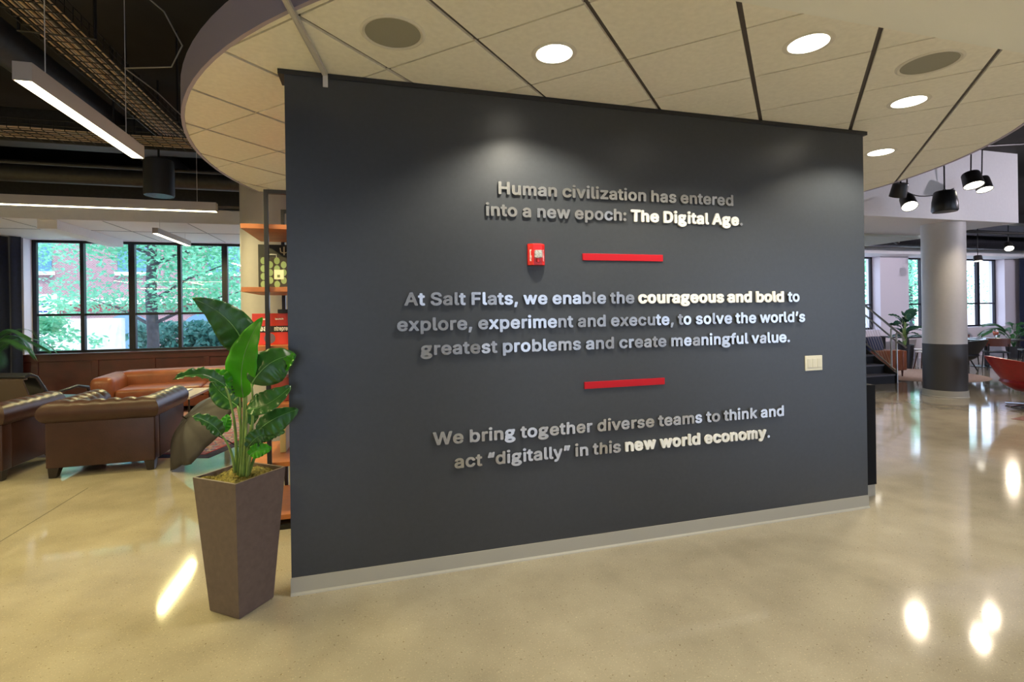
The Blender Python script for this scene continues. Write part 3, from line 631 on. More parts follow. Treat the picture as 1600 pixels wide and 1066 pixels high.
    ('g', 1): (435, [[176,-192,171,-190,159,-190,134,-185,114,-179,81,-167,59,-154,39,-140,13,-114,-2,-91,-9,-71,-12,-56,-12,-24,-9,-11,3,16,14,31,20,41,8,81,8,101,23,154,34,169,33,174,18,201,10,229,10,281,18,309,26,326,41,350,71,380,96,397,106,402,146,417,161,420,171,420,179,422,221,422,229,420,241,419,281,408,324,417,386,418,399,414,411,405,417,396,420,386,419,311,417,304,410,294,390,281,390,239,387,224,379,199,369,179,359,163,342,144,325,129,301,114,300,111,301,108,306,107,316,100,326,88,359,72,386,52,402,36,417,16,427,-4,432,-24,432,-59,424,-86,419,-96,407,-114,381,-140,361,-154,339,-167,306,-179,286,-185,261,-190,249,-190,239,-192],[188,-61,194,-62,229,-62,259,-57,274,-52,282,-46,281,-44,271,-38,239,-30,226,-30,216,-28,201,-28,194,-30,181,-30,149,-38,139,-44,138,-46,146,-52,161,-57],[188,219,191,218,206,218,219,221,231,226,241,233,247,241,252,254,249,266,246,272,231,281,221,289,211,292,184,292,171,287,159,279,151,269,148,259,148,249,154,238,163,229,179,221]]),
    ('h', 1): (410, [[46,-34,39,-32,28,-24,21,-14,18,-1,18,514,21,524,28,534,39,542,46,544,119,545,129,542,140,534,147,524,150,514,150,411,151,405,156,405,181,414,194,417,209,418,219,420,241,420,249,418,261,417,276,414,299,407,314,399,330,389,345,376,359,359,369,344,377,329,384,309,387,296,390,284,390,271,392,261,392,-4,389,-14,382,-24,371,-32,361,-35,291,-35,281,-32,271,-25,268,-21,263,-14,260,-1,260,249,257,261,252,274,239,287,224,292,196,292,186,289,171,282,163,274,153,256,150,241,150,-1,147,-14,137,-26,129,-32,119,-35]]),
    ('i', 1): (166, [[46,-34,39,-32,28,-24,21,-14,18,-4,18,384,21,394,28,404,39,412,46,414,119,415,129,412,140,404,147,394,150,384,150,-4,147,-14,140,-24,129,-32,121,-34],[74,443,61,446,49,451,29,463,23,469,11,486,8,494,5,506,5,521,11,539,19,552,34,567,44,574,66,582,101,582,124,574,134,567,149,551,156,540,160,529,160,499,157,489,152,479,145,469,139,463,124,453,106,446,91,443]]),
    ('l', 1): (189, [[119,-37,114,-35,101,-34,79,-27,58,-14,46,-2,33,16,26,31,20,51,20,59,18,66,18,514,21,524,28,534,39,542,49,545,121,544,129,542,140,534,147,524,149,516,150,91,154,88,164,90,176,89,184,87,195,79,202,69,207,54,210,34,215,16,215,-1,212,-11,205,-21,194,-29,181,-34,171,-35,164,-37]]),
    ('m', 1): (610, [[46,-34,39,-32,28,-24,21,-14,18,-1,18,381,21,394,29,405,39,412,49,415,114,415,126,412,141,401,144,401,164,412,191,420,246,420,274,412,289,404,309,390,319,380,321,379,359,404,384,414,406,420,466,420,501,409,516,402,542,384,552,374,572,346,579,331,587,309,590,294,590,284,592,276,592,-1,589,-14,581,-25,571,-32,561,-35,491,-35,481,-32,473,-26,463,-14,460,-1,460,266,454,281,450,286,439,292,421,295,414,295,399,292,386,285,377,274,370,251,370,-1,367,-14,357,-26,349,-32,339,-35,271,-35,261,-32,251,-25,243,-14,240,-1,240,254,238,261,237,271,230,284,216,292,199,295,181,292,169,285,158,274,153,264,150,251,150,-1,147,-14,137,-26,129,-32,119,-35]]),
    ('n', 1): (410, [[46,-34,39,-32,28,-24,21,-14,18,-4,18,381,21,394,30,406,39,412,49,415,116,415,126,412,136,405,141,399,144,399,154,404,181,414,194,417,209,418,219,420,241,420,249,418,261,417,274,415,299,407,314,399,331,387,352,366,359,360,369,344,379,324,384,309,390,284,390,271,392,261,392,-1,389,-14,382,-24,379,-27,371,-32,359,-35,291,-35,281,-32,273,-26,264,-14,260,-1,260,249,257,261,252,274,239,287,224,292,196,292,186,289,171,282,163,274,153,256,150,241,150,-1,147,-14,137,-26,129,-32,119,-35]]),
    ('o', 1): (415, [[174,-42,141,-34,121,-27,106,-19,83,-4,50,29,28,61,18,81,8,109,3,131,2,141,0,149,0,224,2,234,3,244,8,266,16,289,23,306,33,324,55,354,74,372,85,381,109,397,119,402,146,412,159,415,171,417,186,418,196,420,219,420,226,418,244,417,269,412,291,404,311,394,327,384,339,375,365,349,387,316,399,289,407,266,412,244,413,234,415,226,415,151,413,141,412,131,402,94,384,56,369,33,357,19,344,5,330,-6,314,-17,290,-29,264,-37,239,-42],[190,84,196,82,221,83,239,88,254,99,264,111,274,131,282,164,283,181,284,186,283,194,282,211,277,236,269,256,260,271,249,282,236,289,214,295,201,295,179,289,165,281,159,275,151,264,141,244,133,211,132,194,131,189,132,181,133,164,141,131,151,110,168,94,181,86]]),
    ('r', 1): (259, [[46,-34,39,-32,28,-24,21,-14,18,-4,18,381,21,394,30,406,39,412,49,415,116,415,126,412,141,403,161,412,176,417,191,420,244,420,256,417,269,407,274,399,277,389,277,319,274,309,269,301,266,298,256,291,246,288,229,288,219,290,199,290,184,287,166,277,158,269,153,259,150,244,150,-1,147,-14,137,-26,129,-32,119,-35]]),
    ('s', 1): (365, [[146,-42,111,-34,91,-27,76,-19,61,-9,39,10,18,39,11,54,0,89,0,99,3,109,11,120,21,127,86,142,96,143,109,139,119,132,127,121,131,109,138,96,146,88,159,83,176,80,189,80,196,82,206,83,216,87,227,94,232,101,232,106,226,112,209,119,129,138,106,146,84,156,61,170,35,196,28,206,21,221,13,249,13,296,16,311,23,331,41,360,59,377,84,394,116,409,149,417,164,418,174,420,199,420,209,418,226,417,249,412,276,402,307,381,325,364,347,331,354,314,357,304,358,289,354,276,346,265,331,256,294,246,276,242,261,243,254,246,246,251,241,256,227,281,220,289,216,292,199,297,179,297,159,292,153,289,148,284,145,279,145,274,146,271,150,269,169,261,246,242,276,232,289,227,319,207,340,186,352,169,357,159,365,134,365,81,357,54,349,39,339,23,314,-2,294,-17,269,-29,231,-40,221,-40,211,-42]]),
    ('t', 1): (227, [[154,-39,149,-38,134,-37,121,-34,106,-29,86,-19,76,-12,55,9,46,24,36,46,30,71,30,289,26,292,1,293,-9,296,-21,305,-27,314,-30,324,-30,381,-27,394,-20,404,-9,412,1,415,24,415,29,417,30,421,30,474,33,484,43,496,51,502,61,505,129,505,139,502,146,497,150,494,157,484,160,474,160,421,161,417,166,415,209,415,219,412,231,402,237,394,240,384,240,324,237,314,230,304,219,296,209,293,166,292,162,291,160,289,160,104,163,89,166,85,176,85,196,90,206,90,216,87,227,79,234,69,242,41,247,14,247,-1,244,-11,239,-20,234,-25,224,-32,206,-37,194,-38,186,-40]]),
    ('u', 1): (410, [[156,-39,141,-37,116,-29,91,-17,71,-2,58,11,41,36,31,56,26,71,20,94,20,109,18,119,18,381,21,394,28,404,31,407,39,412,51,415,119,415,129,412,137,406,147,394,150,381,150,129,153,116,161,101,164,98,179,88,194,85,204,85,226,91,240,99,246,105,253,116,260,139,260,381,263,394,273,406,281,412,291,415,359,415,371,412,381,405,384,401,389,394,392,381,392,-1,389,-14,380,-26,371,-32,361,-35,294,-35,284,-32,275,-26,269,-20,266,-20,246,-29,231,-34,206,-40]]),
    ('w', 1): (567, [[131,-34,124,-32,114,-25,106,-14,88,39,-12,371,-12,386,-9,394,-2,404,9,412,21,415,91,415,101,412,112,404,119,394,127,371,161,246,166,229,169,223,171,224,177,241,218,391,228,404,239,412,251,415,319,415,329,412,342,401,349,391,354,376,393,234,396,226,399,225,402,231,417,284,443,381,448,394,455,404,466,412,479,415,549,415,559,412,569,405,577,394,579,386,579,369,472,16,462,-14,455,-24,444,-32,431,-35,364,-35,354,-32,343,-24,336,-14,331,-1,327,16,316,51,287,156,284,159,281,156,276,141,237,1,232,-14,226,-22,214,-32,204,-35]]),
    ('y', 1): (389, [[64,-179,49,-177,34,-172,24,-165,16,-154,13,-144,13,-129,26,-79,28,-71,35,-61,46,-53,56,-50,66,-50,94,-55,102,-51,107,-46,117,-26,125,-1,-12,354,-17,371,-17,384,-14,394,-5,406,4,412,14,415,89,415,99,412,110,404,117,394,177,229,186,201,194,183,196,184,207,211,266,376,273,394,280,404,291,412,301,415,371,415,384,412,395,404,402,394,405,384,404,366,244,-54,234,-79,222,-104,205,-129,184,-150,166,-162,151,-169,139,-174,114,-180]]),
}
SPACE = 0.188
GLY = {}


def spline_mesh(txt, bold, depth):
    """filled and thickened letter outlines"""
    c = bpy.data.curves.new('glyph', 'CURVE')
    c.dimensions = '2D'
    c.fill_mode = 'BOTH'
    c.extrude = depth / 2
    pen = 0
    for ch in txt:
        ad, sps = GLYPHS[(ch, bold)]
        for f in sps:
            n = len(f) // 2
            sp = c.splines.new('POLY')
            sp.points.add(n - 1)
            sp.use_cyclic_u = True
            for i in range(n):
                sp.points[i].co = (f[2 * i] / 1000 + pen, f[2 * i + 1] / 1000, 0, 1)
        pen += ad / 1000 + .03
    o = bpy.data.objects.new('glyph', c)
    COL.objects.link(o)
    dg = bpy.context.evaluated_depsgraph_get()
    me = bpy.data.meshes.new_from_object(o.evaluated_get(dg), depsgraph=dg)
    bpy.data.objects.remove(o)
    bpy.data.curves.remove(c)
    return me


def adv(c, bold=0):
    return GLYPHS[(c, bold)][0] / 1000


def glyph(c, bold):
    k = (c, int(bold))
    if k not in GLY:
        me = spline_mesh(c, int(bold), .08)
        me.materials.clear()
        me.materials.append(BOLD if bold else ALU)
        GLY[k] = me
    return GLY[k]


LINES = [
    ('first line', .793, 2.575, 2.374, 'Human civilization has entered', 99),
    ('second line', .712, 2.654, 2.232, 'into a new epoch: The Digital Age.', 4),
    ('third line', .200, 3.162, 1.665, 'At Salt Flats, we enable the courageous and bold to', 6),
    ('fourth line', .152, 3.211, 1.510, 'explore, experiment and execute, to solve the world\u2019s', 99),
    ('fifth line', .292, 3.066, 1.358, 'greatest problems and create meaningful value.', 99),
    ('sixth line', .361, 3.002, .801, 'We bring together diverse teams to think and', 99),
    ('bottom line', .490, 2.870, .647, 'act \u201cdigitally\u201d in this new world economy.', 4),
]
SIZE = .081 / .565
PUNCT = {',': 'comma', '.': 'full stop', ':': 'colon', '\u2019': 'apostrophe', '\u201c': 'opening quotation mark', '\u201d': 'closing quotation mark'}
ORD = ['', '1st', '2nd', '3rd'] + ['%dth' % k for k in range(4, 20)]
HIDE = {'Salt': 'second word', 'Flats': 'third word'}
rng = random.Random(4)
for ln, x0, x1, z, txt, boldfrom in LINES:
    words = txt.split(' ')
    xpos, pen = [], 0
    for wi, wd in enumerate(words):
        for ch in wd:
            bold = (wi >= boldfrom) and not (ln == 'third line' and wi > 8) and not (ch == '.')
            xpos.append((pen, ch, wi, bold))
            pen += adv(ch, int(bold)) + (.034 if bold else .026)
        pen += SPACE * .95
    lastx = pen - SPACE * .95 - .07
    k = (x1 - x0) / (lastx * SIZE)
    seen = {}
    for px_, ch, wi, bold in xpos:
        seen[wi] = seen.get(wi, 0) + 1
        pun = ch in PUNCT
        o = bpy.data.objects.new('punctuation_mark' if pun else 'raised_letter', glyph(ch, bold))
        COL.objects.link(o)
        o.rotation_euler = (pi / 2 + rng.gauss(0, .022), 0, rng.gauss(0, .026))
        o.scale = (SIZE * k, SIZE, SIZE)
        o.location = (x0 + px_ * SIZE * k, WY - .0105, z)
        clean = ''.join(q for q in words[wi] if q.isalpha() or q == '\u2019')
        col = 'ivory-faced' if bold else 'brushed silver'
        if clean in HIDE:
            whr = 'of the %s of the %s' % (HIDE[clean], ln)
        else:
            whr = 'of %s, word %d of the %s' % (clean, wi + 1, ln)
        if pun:
            tag(o, '%s raised %s at the word %s in the %s' % (col, PUNCT[ch], HIDE[clean].split()[0] + ' in order' if clean in HIDE else clean, ln), 'punctuation mark', 'raised punctuation in the ' + ln)
        else:
            nth = sum(1 for q in words[wi][:seen[wi]] if q.isalpha())
            tag(o, '%s raised letter %s, %s letter %s' % (col, ch, ORD[nth], whr), 'letter', 'raised letters of the ' + ln)

for z, lab in ((1.978, 'flat red bar on the charcoal wall beneath the two top lines of lettering'), (1.112, 'flat red bar on the charcoal wall above the two bottom lines of lettering')):
    tag(MB().box(-.305, .305, -.012, 0, -.023, .023).build('red_bar', RED, bev=.0015, loc=(1.683, WY, z)), lab, 'bar', 'red divider bars on the lettered wall')

# fire alarm strobe
t = thing('fire_alarm', 'red fire alarm strobe with a clear lens on the charcoal wall', 'alarm', (1.046, WY, 1.985))
REDP = mat('red_alarm_plastic', (.68, .012, .012), .28)
hw, hh = .058, .07
sec = [(-hw, 0), (-hw, -.020), (-.030, -.048), (.030, -.048), (hw, -.020), (hw, 0)]
MB().loft([[(x, y, z) for x, y in sec] for z in (-hh, hh - .008)] + [[(x * .97, y * .9, hh) for x, y in sec]], cu=True, cap=True).build('housing', REDP, t, bev=.003)
MB().box(-.026, .026, -.072, -.046, -.026, .026, bev=.007).build('strobe_lens', mat('clear_lens', (.8, .85, .82), .08, metal=.55, bump=1, bscale=90), t)
MB().prism([(-.012, -.05), (.012, -.05), (.006, -.062), (-.006, -.062)], -.05, -.026).build('lens_foot', REDP, t)
for sx, nm in ((-1, 'FIRE'), (1, 'FIRE')):
    for q, ch in enumerate(nm):
        me = spline_mesh(ch, 0, .02)
        me.materials.clear()
        me.materials.append(mat('white_print', (.9, .9, .88), .5))
        o = bpy.data.objects.new('lettering', me)
        COL.objects.link(o)
        o.parent = t
        # down the slanted side faces
        a = math.atan2(.028, .028)
        o.rotation_euler = (pi / 2, 0, -a if sx < 0 else a)
        o.scale = (.030, .030, .030)
        o.location = (sx * .044 - .006 * (1 if sx < 0 else .8), -.0355 if sx < 0 else -.0385, .014 - q * .019)

# switch plate
t = thing('switch_plate', 'ivory three-gang switch plate low on the charcoal wall', 'switch', (3.305, WY, 1.185))
IV = mat('ivory_plastic', (.74, .70, .56), .4)
MB().box(-.082, .082, -.008, 0, -.058, .058).build('plate', IV, t, bev=.003)
for k in (-1, 0, 1):
    sw = MB().box(-.0165, .0165, -.0115, -.007, -.034, .034).build('rocker', mat('ivory_rocker', (.68, .64, .50), .35), t, bev=.002)
    sw.location = (k * .046, 0, 0)

# ================================================================== LAMPS, SPEAKERS ON THE CEILINGS
WARM = (1, .93, .76)
GLOW = mat('lamp_lens', (1, 1, 1), .5, emit=(1, .93, .78), estr=9)
LIND = mat('linear_diffuser', (1, 1, 1), .5, emit=(1, .90, .58), estr=13)
TRIMW = mat('lamp_trim', (.78, .75, .68), .5)


def downlight(x, y, label, watts=DOWN_W, cone=130):
    t = thing('recessed_downlight', label, 'ceiling light', (x, y, 3.03), 0, 'downlights in the round ceiling')
    b = MB()
    sec = [(.098, -.002), (.112, -.005), (.125, -.001), (.125, .012), (.098, .012)]
    b.loft([[(r * cos(a), r * sin(a), z) for r, z in sec] for a in [2 * pi * k / 40 for k in range(40)]], cu=True, cv=True)
    b.build('trim_ring', TRIMW, t, smooth='auto')
    MB().lathe([(.098, -.0035), (.098, -.0005)], 40).build('lens', GLOW, t)
    light('downlight_lamp', 'SPOT', (0, 0, -.012), watts, WARM, t, spot_size=radians(cone), spot_blend=.5, shadow_soft_size=.06)
    return t


downlight(.992, 2.602, 'round lit downlight in the tiled ceiling straight above the top line of lettering')
downlight(2.281, 2.170, 'round lit downlight in the tiled ceiling close to the edge of the plain bulkhead')
downlight(3.607, 2.614, 'round lit downlight in the tiled ceiling between the oval speaker and the wall corner')
downlight(4.518, 3.530, 'round lit downlight in the tiled ceiling just past the end of the charcoal wall')
downlight(-.05, 3.62, 'assumed unseen round lit downlight in the tiled ceiling behind the charcoal wall', 100)  # hidden by the wall, assumed from the shadow edge at its corner


def added_bulkhead_light(x, y, label):
    t = downlight(x, y, label, 650, 96)  # out of view, added to brighten the tiled ceiling by floor bounce
    t.location.z = 2.75
    t['group'] = 'added unseen downlights in the plain bulkhead'


added_bulkhead_light(2.4, -1.6, 'added unseen round downlight in the plain bulkhead over the viewer')
added_bulkhead_light(5.0, -1.6, 'added unseen round downlight in the middle of the plain bulkhead')
added_bulkhead_light(7.6, -1.6, 'added unseen round downlight at the far end of the plain bulkhead')


def ceiling_speaker(x, y, label):
    t = thing('ceiling_speaker', label, 'speaker', (x, y, 3.03), 0, 'round ceiling speakers')
    sec = [(.138, -.003), (.150, -.007), (.162, -.002), (.162, .012), (.138, .012)]
    MB().loft([[(r * cos(a), r * sin(a), z) for r, z in sec] for a in [2 * pi * k / 40 for k in range(40)]], cu=True, cv=True).build('rim', TRIMW, t, smooth='auto')
    MB().lathe([(.138, -.001), (.138, .010)], 40).build('grille', mat('speaker_grille', (.36, .35, .29), .7, bump=.3, bscale=400), t)


ceiling_speaker(.129, 2.611, 'round ceiling speaker with a grey grille beside the white wall brace')
ceiling_speaker(3.161, 2.172, 'round ceiling speaker with a grey grille between two lit downlights')

# the white brace across the ceiling to the head of the wall
t = thing('ceiling_brace', 'thin white metal brace running under the ceiling to the head of the wall', 'brace', (-.236, 3.119, 3.0))
d = Vector((-.111, -.716, 0)).normalized()
e = Vector((-d.y, d.x, 0))
b = MB()
L = 1.9
for o_, w_, h_ in ((0, .016, .003), (-.012, .004, .02), (.012, .004, .02)):
    p0 = e * (o_ - w_ / 2)
    p1 = e * (o_ + w_ / 2)
    b.loft([[p0 + Vector((0, 0, .006)), p1 + Vector((0, 0, .006)), p1 + Vector((0, 0, .006 + h_)), p0 + Vector((0, 0, .006 + h_))],
            [p0 + d * L + Vector((0, 0, .006)), p1 + d * L + Vector((0, 0, .006)), p1 + d * L + Vector((0, 0, .006 + h_)), p0 + d * L + Vector((0, 0, .006 + h_))]], cu=True, cap=True)
WM = mat('white_metal', (.62, .60, .60), .4)
b.build('rail', WM, t)
MB().box(-.014, .014, .008, .017, -.055, .02).build('clip', WM, t, bev=.002)


def linear_pendant(x, y, z, L, rz, label, up, watts=LIN_W):
    """a box of aluminium with a glowing underside on two thin cables; z is its underside"""
    t = thing('linear_pendant', label, 'pendant light', (x, y, z), rz, 'linear pendant lights over the lounge')
    w_, h_ = .078, .09
    b = MB()
    b.box(-w_ / 2, w_ / 2, 0, L, .006, h_)
    b.box(-w_ / 2, -w_ / 2 + .004, 0, L, 0, .006)
    b.box(w_ / 2 - .004, w_ / 2, 0, L, 0, .006)
    b.box(-w_ / 2 + .004, w_ / 2 - .004, 0, .004, 0, .006)
    b.box(-w_ / 2 + .004, w_ / 2 - .004, L - .004, L, 0, .006)
    b.build('housing', mat('pendant_housing', (.50, .44, .40), .4, metal=.2), t)
    MB().box(-w_ / 2 + .004, w_ / 2 - .004, .004, L - .004, .001, .0055).build('diffuser', LIND, t)
    for yy in (.18, L - .18):
        c = MB().tube([(0, yy, h_), (0, yy, up - z)], .0022, 6).build('hanger', WM, t)
    light('pendant_lamp', 'AREA', (0, L / 2, -.004), watts * L / 1.25, (1, .84, .38), t, shape='RECTANGLE', size=w_, size_y=L)
    return t


linear_pendant(-1.583, 2.94, 2.75, 1.245, 0, 'slim lit linear pendant nearest the round ceiling, under the cable tray', 4.35)
linear_pendant(-1.52, 5.86, 2.70, 2.5, pi / 2, 'long lit linear pendant running across in front of the white soffit', 4.35, 20)
linear_pendant(-3.2, 9.02, 2.92, 1.5, 0, 'short lit linear pendant hung under the white window ceiling', 3.17)
linear_pendant(-3.4, .2, 2.75, 1.245, 0, 'added unseen linear pendant over the open floor beside the viewer', 4.35, 120)  # unseen fill, added and turned up for the planter's left face

linear_pendant(-5.6, 4.2, 2.75, 1.245, 0, 'assumed unseen lit linear pendant deep in the lounge, beyond the edge of the picture', 4.35, 40)  # unseen, assumed from streaks of light reflected in the lounge windows
linear_pendant(-5.9, 2.6, 2.70, 2.5, pi / 2, 'assumed unseen long lit linear pendant in the lounge beyond the edge of the picture', 4.35, 30)  # also out of view, assumed from the same window reflections
linear_pendant(-7.4, 5.0, 2.75, 1.245, 0, 'assumed unseen lit linear pendant by the lounge end wall', 4.35, 40)  # third unseen pendant assumed from those reflections
linear_pendant(-4.4, 6.6, 2.70, 2.5, pi / 2, 'assumed unseen long lit linear pendant nearest the curtain end of the lounge', 4.35, 30)  # fourth one out of view, assumed likewise from reflected streaks

# black cylinder pendant
t = thing('cylinder_pendant', 'black cylindrical pendant with a dark lens hanging in front of the ducts', 'pendant light', (-2.33, 6.70, 3.02))
MB().lathe([(.148, 0), (.152, .01), (.152, .40), (.14, .41), (0, .41)], 36).build('shade', BLACK, t, smooth='auto')
MB().lathe([(.146, -.004), (.146, .004)], 36).build('lens', mat('dark_lens', (.03, .035, .06), .15), t)
MB().tube([(0, 0, .41), (0, 0, 1.33)], .012, 8).build('stem', BLACK, t)

# ducts, pipes and trays in the black ceiling
tag(MB().tube([(-9, 8.4, 3.62), (-.9, 8.4, 3.62)], .13, 20).build('ceiling_pipe', DUCT, smooth='auto'), 'thick black pipe across the ceiling behind the cylinder pendant', 'pipe', 'black pipes above the lounge')
tag(MB().tube([(-9, 7.4, 3.50), (-.9, 7.4, 3.50)], .022, 10).build('ceiling_pipe', DUCT), 'thin black conduit across the ceiling above the long linear pendant', 'pipe', 'black pipes above the lounge')
tag(MB().tube([(-2.9, -2, 3.9), (-2.9, 9.4, 3.9)], .16, 20).build('ceiling_pipe', DUCT, smooth='auto'), 'wide black duct running beside the long cable tray', 'pipe', 'black pipes above the lounge')
tag(MB().box(-9, -.9, 9.2, 9.47, 3.42, 4.0).build('ceiling_duct', DUCT, bev=.01), 'boxy black duct above the white soffit fascia', 'duct')
tag(MB().box(-8, -1.45, 6.95, 7.2, 3.62, 4.0).build('ceiling_duct', DUCT, bev=.01), 'boxy dark duct behind the crossing cable tray', 'duct')


def tray(name, x0, x1, y0, y1, z, along, label, nc, seed):
    t = thing(name, label, 'cable tray', ((x0 + x1) / 2, (y0 + y1) / 2, z))
    W = (x1 - x0) if along == 'y' else (y1 - y0)
    L = (y1 - y0) if along == 'y' else (x1 - x0)
    P = (lambda u, v, h: (u, v, h)) if along == 'y' else (lambda u, v, h: (v, u, h))
    b = MB()
    n = 7
    for k in range(n):
        u = -W / 2 + W * k / (n - 1)
        b.tube([P(u, -L / 2, 0), P(u, L / 2, 0)], .0035, 5)
    for h in (.05, .10):
        for u in (-W / 2, W / 2):
            b.tube([P(u, -L / 2, h), P(u, L / 2, h)], .0035, 5)
    v = -L / 2
    while v < L / 2:
        b.tube([P(-W / 2, v, .10), P(-W / 2, v, 0), P(W / 2, v, 0), P(W / 2, v, .10)], .0035, 5)
        v += .095
    b.build('wire_basket', STEEL, t)
    v = -L / 2 + .5
    while v < L / 2:
        b = MB()
        q = W / 2 + .05
        b.tube([P(-q, v, 4.35 - z), P(-q, v, -.018), P(q, v, -.018), P(q, v, 4.35 - z)], .009, 6)
        b.build('trapeze_hanger', STEEL, t)
        v += 1.5
    r = random.Random(seed)
    cols = [mat('cable_tan', (.62, .46, .32), .5), mat('cable_grey', (.5, .45, .42), .5), mat('cable_dark', (.05, .045, .045), .6)]
    for q in range(nc):
        u = -W / 2 + .025 + (W - .05) * q / (nc - 1)
        pts = []
        m = int(L / .35)
        for i in range(m + 1):
            pts.append(P(u + r.uniform(-.0025, .0025), -L / 2 + L * i / m, .0155 + r.uniform(0, .008)))
        rad = r.choice((.007, .008, .009))
        o = MB().tube(pts, rad, 6).build('cable', cols[(q * 7 + seed) % 3 if q % 4 else 0], None, smooth=True)
        o.location = t.location
        tag(o, 'ceiling data cable lying in the wire basket of the %s cable tray' % ('long' if along == 'y' else 'crossing'), 'cable', 'cables in the %s tray' % ('long' if along == 'y' else 'crossing'))
    return t


tray('cable_tray', -2.12, -1.80, -1.0, 6.05, 3.5, 'y', 'long black wire cable tray running past the round ceiling', 12, 1)
tray('cable_tray', -7.5, -1.55, 6.10, 6.48, 3.5, 'x', 'black wire cable tray crossing behind the near linear pendant', 12, 2)
tag(MB().tube([(-1.66, 3.9, 4.1), (-1.55, 4.0, 3.9), (-1.38, 4.1, 3.78), (-1.30, 4.2, 3.6), (-1.42, 4.35, 3.5), (-1.78, 4.5, 3.52), (-1.74, 5.0, 3.55), (-1.72, 5.9, 3.56)], .005, 6).build('loose_cable', mat('cable_pale', (.25, .24, .24), .5), smooth=True), 'pale loose cable looping down beside the long tray', 'cable')

# ================================================================== THE PLANTER BY THE WALL
PC = Vector((-.7125, 3.128, 0))
PROT = radians(52)
t = thing('potted_plant', 'tall broad-leaved green plant in a tapered bronze-grey planter beside the charcoal wall', 'plant', PC, PROT)
PH, B2, T2 = .742, .112, .163
b = MB()


def sq(h, z):
    return [Vector((-h, -h, z)), Vector((h, -h, z)), Vector((h, h, z)), Vector((-h, h, z))]


b.loft([sq(B2 - .004, 0), sq(B2, .006), sq(T2, PH), sq(T2 - .012, PH), sq(T2 - .016, PH - .06), sq(.09, PH - .3)], cu=True, cap=True)
b.build('planter', POT, t, bev=.0015)
b = MB()
rng = random.Random(7)
n = 14
hgt = lambda x, y: PH - .022 + .020 * sin(31 * x + 2) * sin(27 * y) + .008 * sin(80 * x) * cos(70 * y + 1) + .012 * (1 - max(abs(x), abs(y)) / .145)
g = [[Vector((-.145 + .29 * i / n, -.145 + .29 * j / n, hgt(-.145 + .29 * i / n, -.145 + .29 * j / n))) for j in range(n + 1)] for i in range(n + 1)]
b.loft(g)
for k in range(2600):
    x, y = rng.uniform(-.143, .143), rng.uniform(-.143, .143)
    p = Vector((x, y, hgt(x, y) - .003))
    a, l = rng.uniform(0, 2 * pi), rng.uniform(.008, .02)
    d = Vector((cos(a) * .7, sin(a) * .7, rng.uniform(.1, .9))) * l
    e = Vector((-sin(a), cos(a), 0)) * .0018
    b.bm.faces.new([b.bm.verts.new(q) for q in (p - e, p + e, p + d)])
stuff(b.build('moss', MOSS, t))
TW = Matrix.Translation(PC) @ Matrix.Rotation(PROT, 4, 'Z')
TI = TW.inverted()


def bez(a, c, d, u):
    return a * (1 - u) ** 2 + c * 2 * u * (1 - u) + d * u * u


def leaf(parent, ti, base, ctrl, tip, hw, N, m, fold=.25, ripple=.006, stem=None, sr=.008, curl=0, asym=0, tear=0, pk=.78):
    """one long blade with a midrib, carried by its stalk"""
    base, ctrl, tip, N = Vector(base), Vector(ctrl), Vector(tip), Vector(N).normalized()
    rows = []
    n, k = 26, 10
    mid = []
    for i in range(n + 1):
        u = i / n
        p = bez(base, ctrl, tip, u)
        tg = ((ctrl - base) * (1 - u) + (tip - ctrl) * u).normalized()
        sd = tg.cross(N).normalized()
        nn = sd.cross(tg).normalized()
        wd = hw * (sin(pi * min(1, u ** pk)) ** (.62 if pk > .75 else .8) if 0 < u < 1 else .0) + .0015
        row = []
        for j in range(k + 1):
            v = -1 + 2 * j / k
            ww = wd * (1 + asym * v)
            lift = abs(v) * ww * sin(fold) + curl * (v * v) * ww
            rp = ripple * sin(u * 34 + (3 if v > 0 else 0)) * abs(v) ** 1.5
            if tear and abs(v) > .6:
                rp += tear * (abs(v) - .6) * sin(u * 75 + v * 2)
            row.append(ti @ (p + sd * v * ww * cos(fold) + nn * (lift + rp)))
        rows.append(row)
        mid.append(ti @ (p + nn * .001))
    o = MB().loft(rows).build('leaf', m, parent, smooth=True)
    q = o.modifiers.new('thick', 'SOLIDIFY')
    q.thickness = .0012
    q.offset = 0
    MB().tube(mid[:-1], [max(.0009, .0045 * (hw / .12) * (1 - i / n)) for i in range(n)], 6).build('midrib', RIB, o, smooth=True)
    if stem:
        a, c = Vector(stem[0]), Vector(stem[1])
        pts = [ti @ bez(a, c, base, i / 14) for i in range(15)]
        MB().tube(pts, [sr * (1.25 - .65 * i / 14) for i in range(15)], 8).build('stalk', STEM, o, smooth=True)
    return o


def LF(b_, c_, t_, hw, N, m, st=None, **kw):
    s_ = (pt(*st[0]), pt(*st[1])) if st else None
    return leaf(t, TI, pt(*b_), pt(*c_), pt(*t_), hw, N, m, stem=s_, **kw)


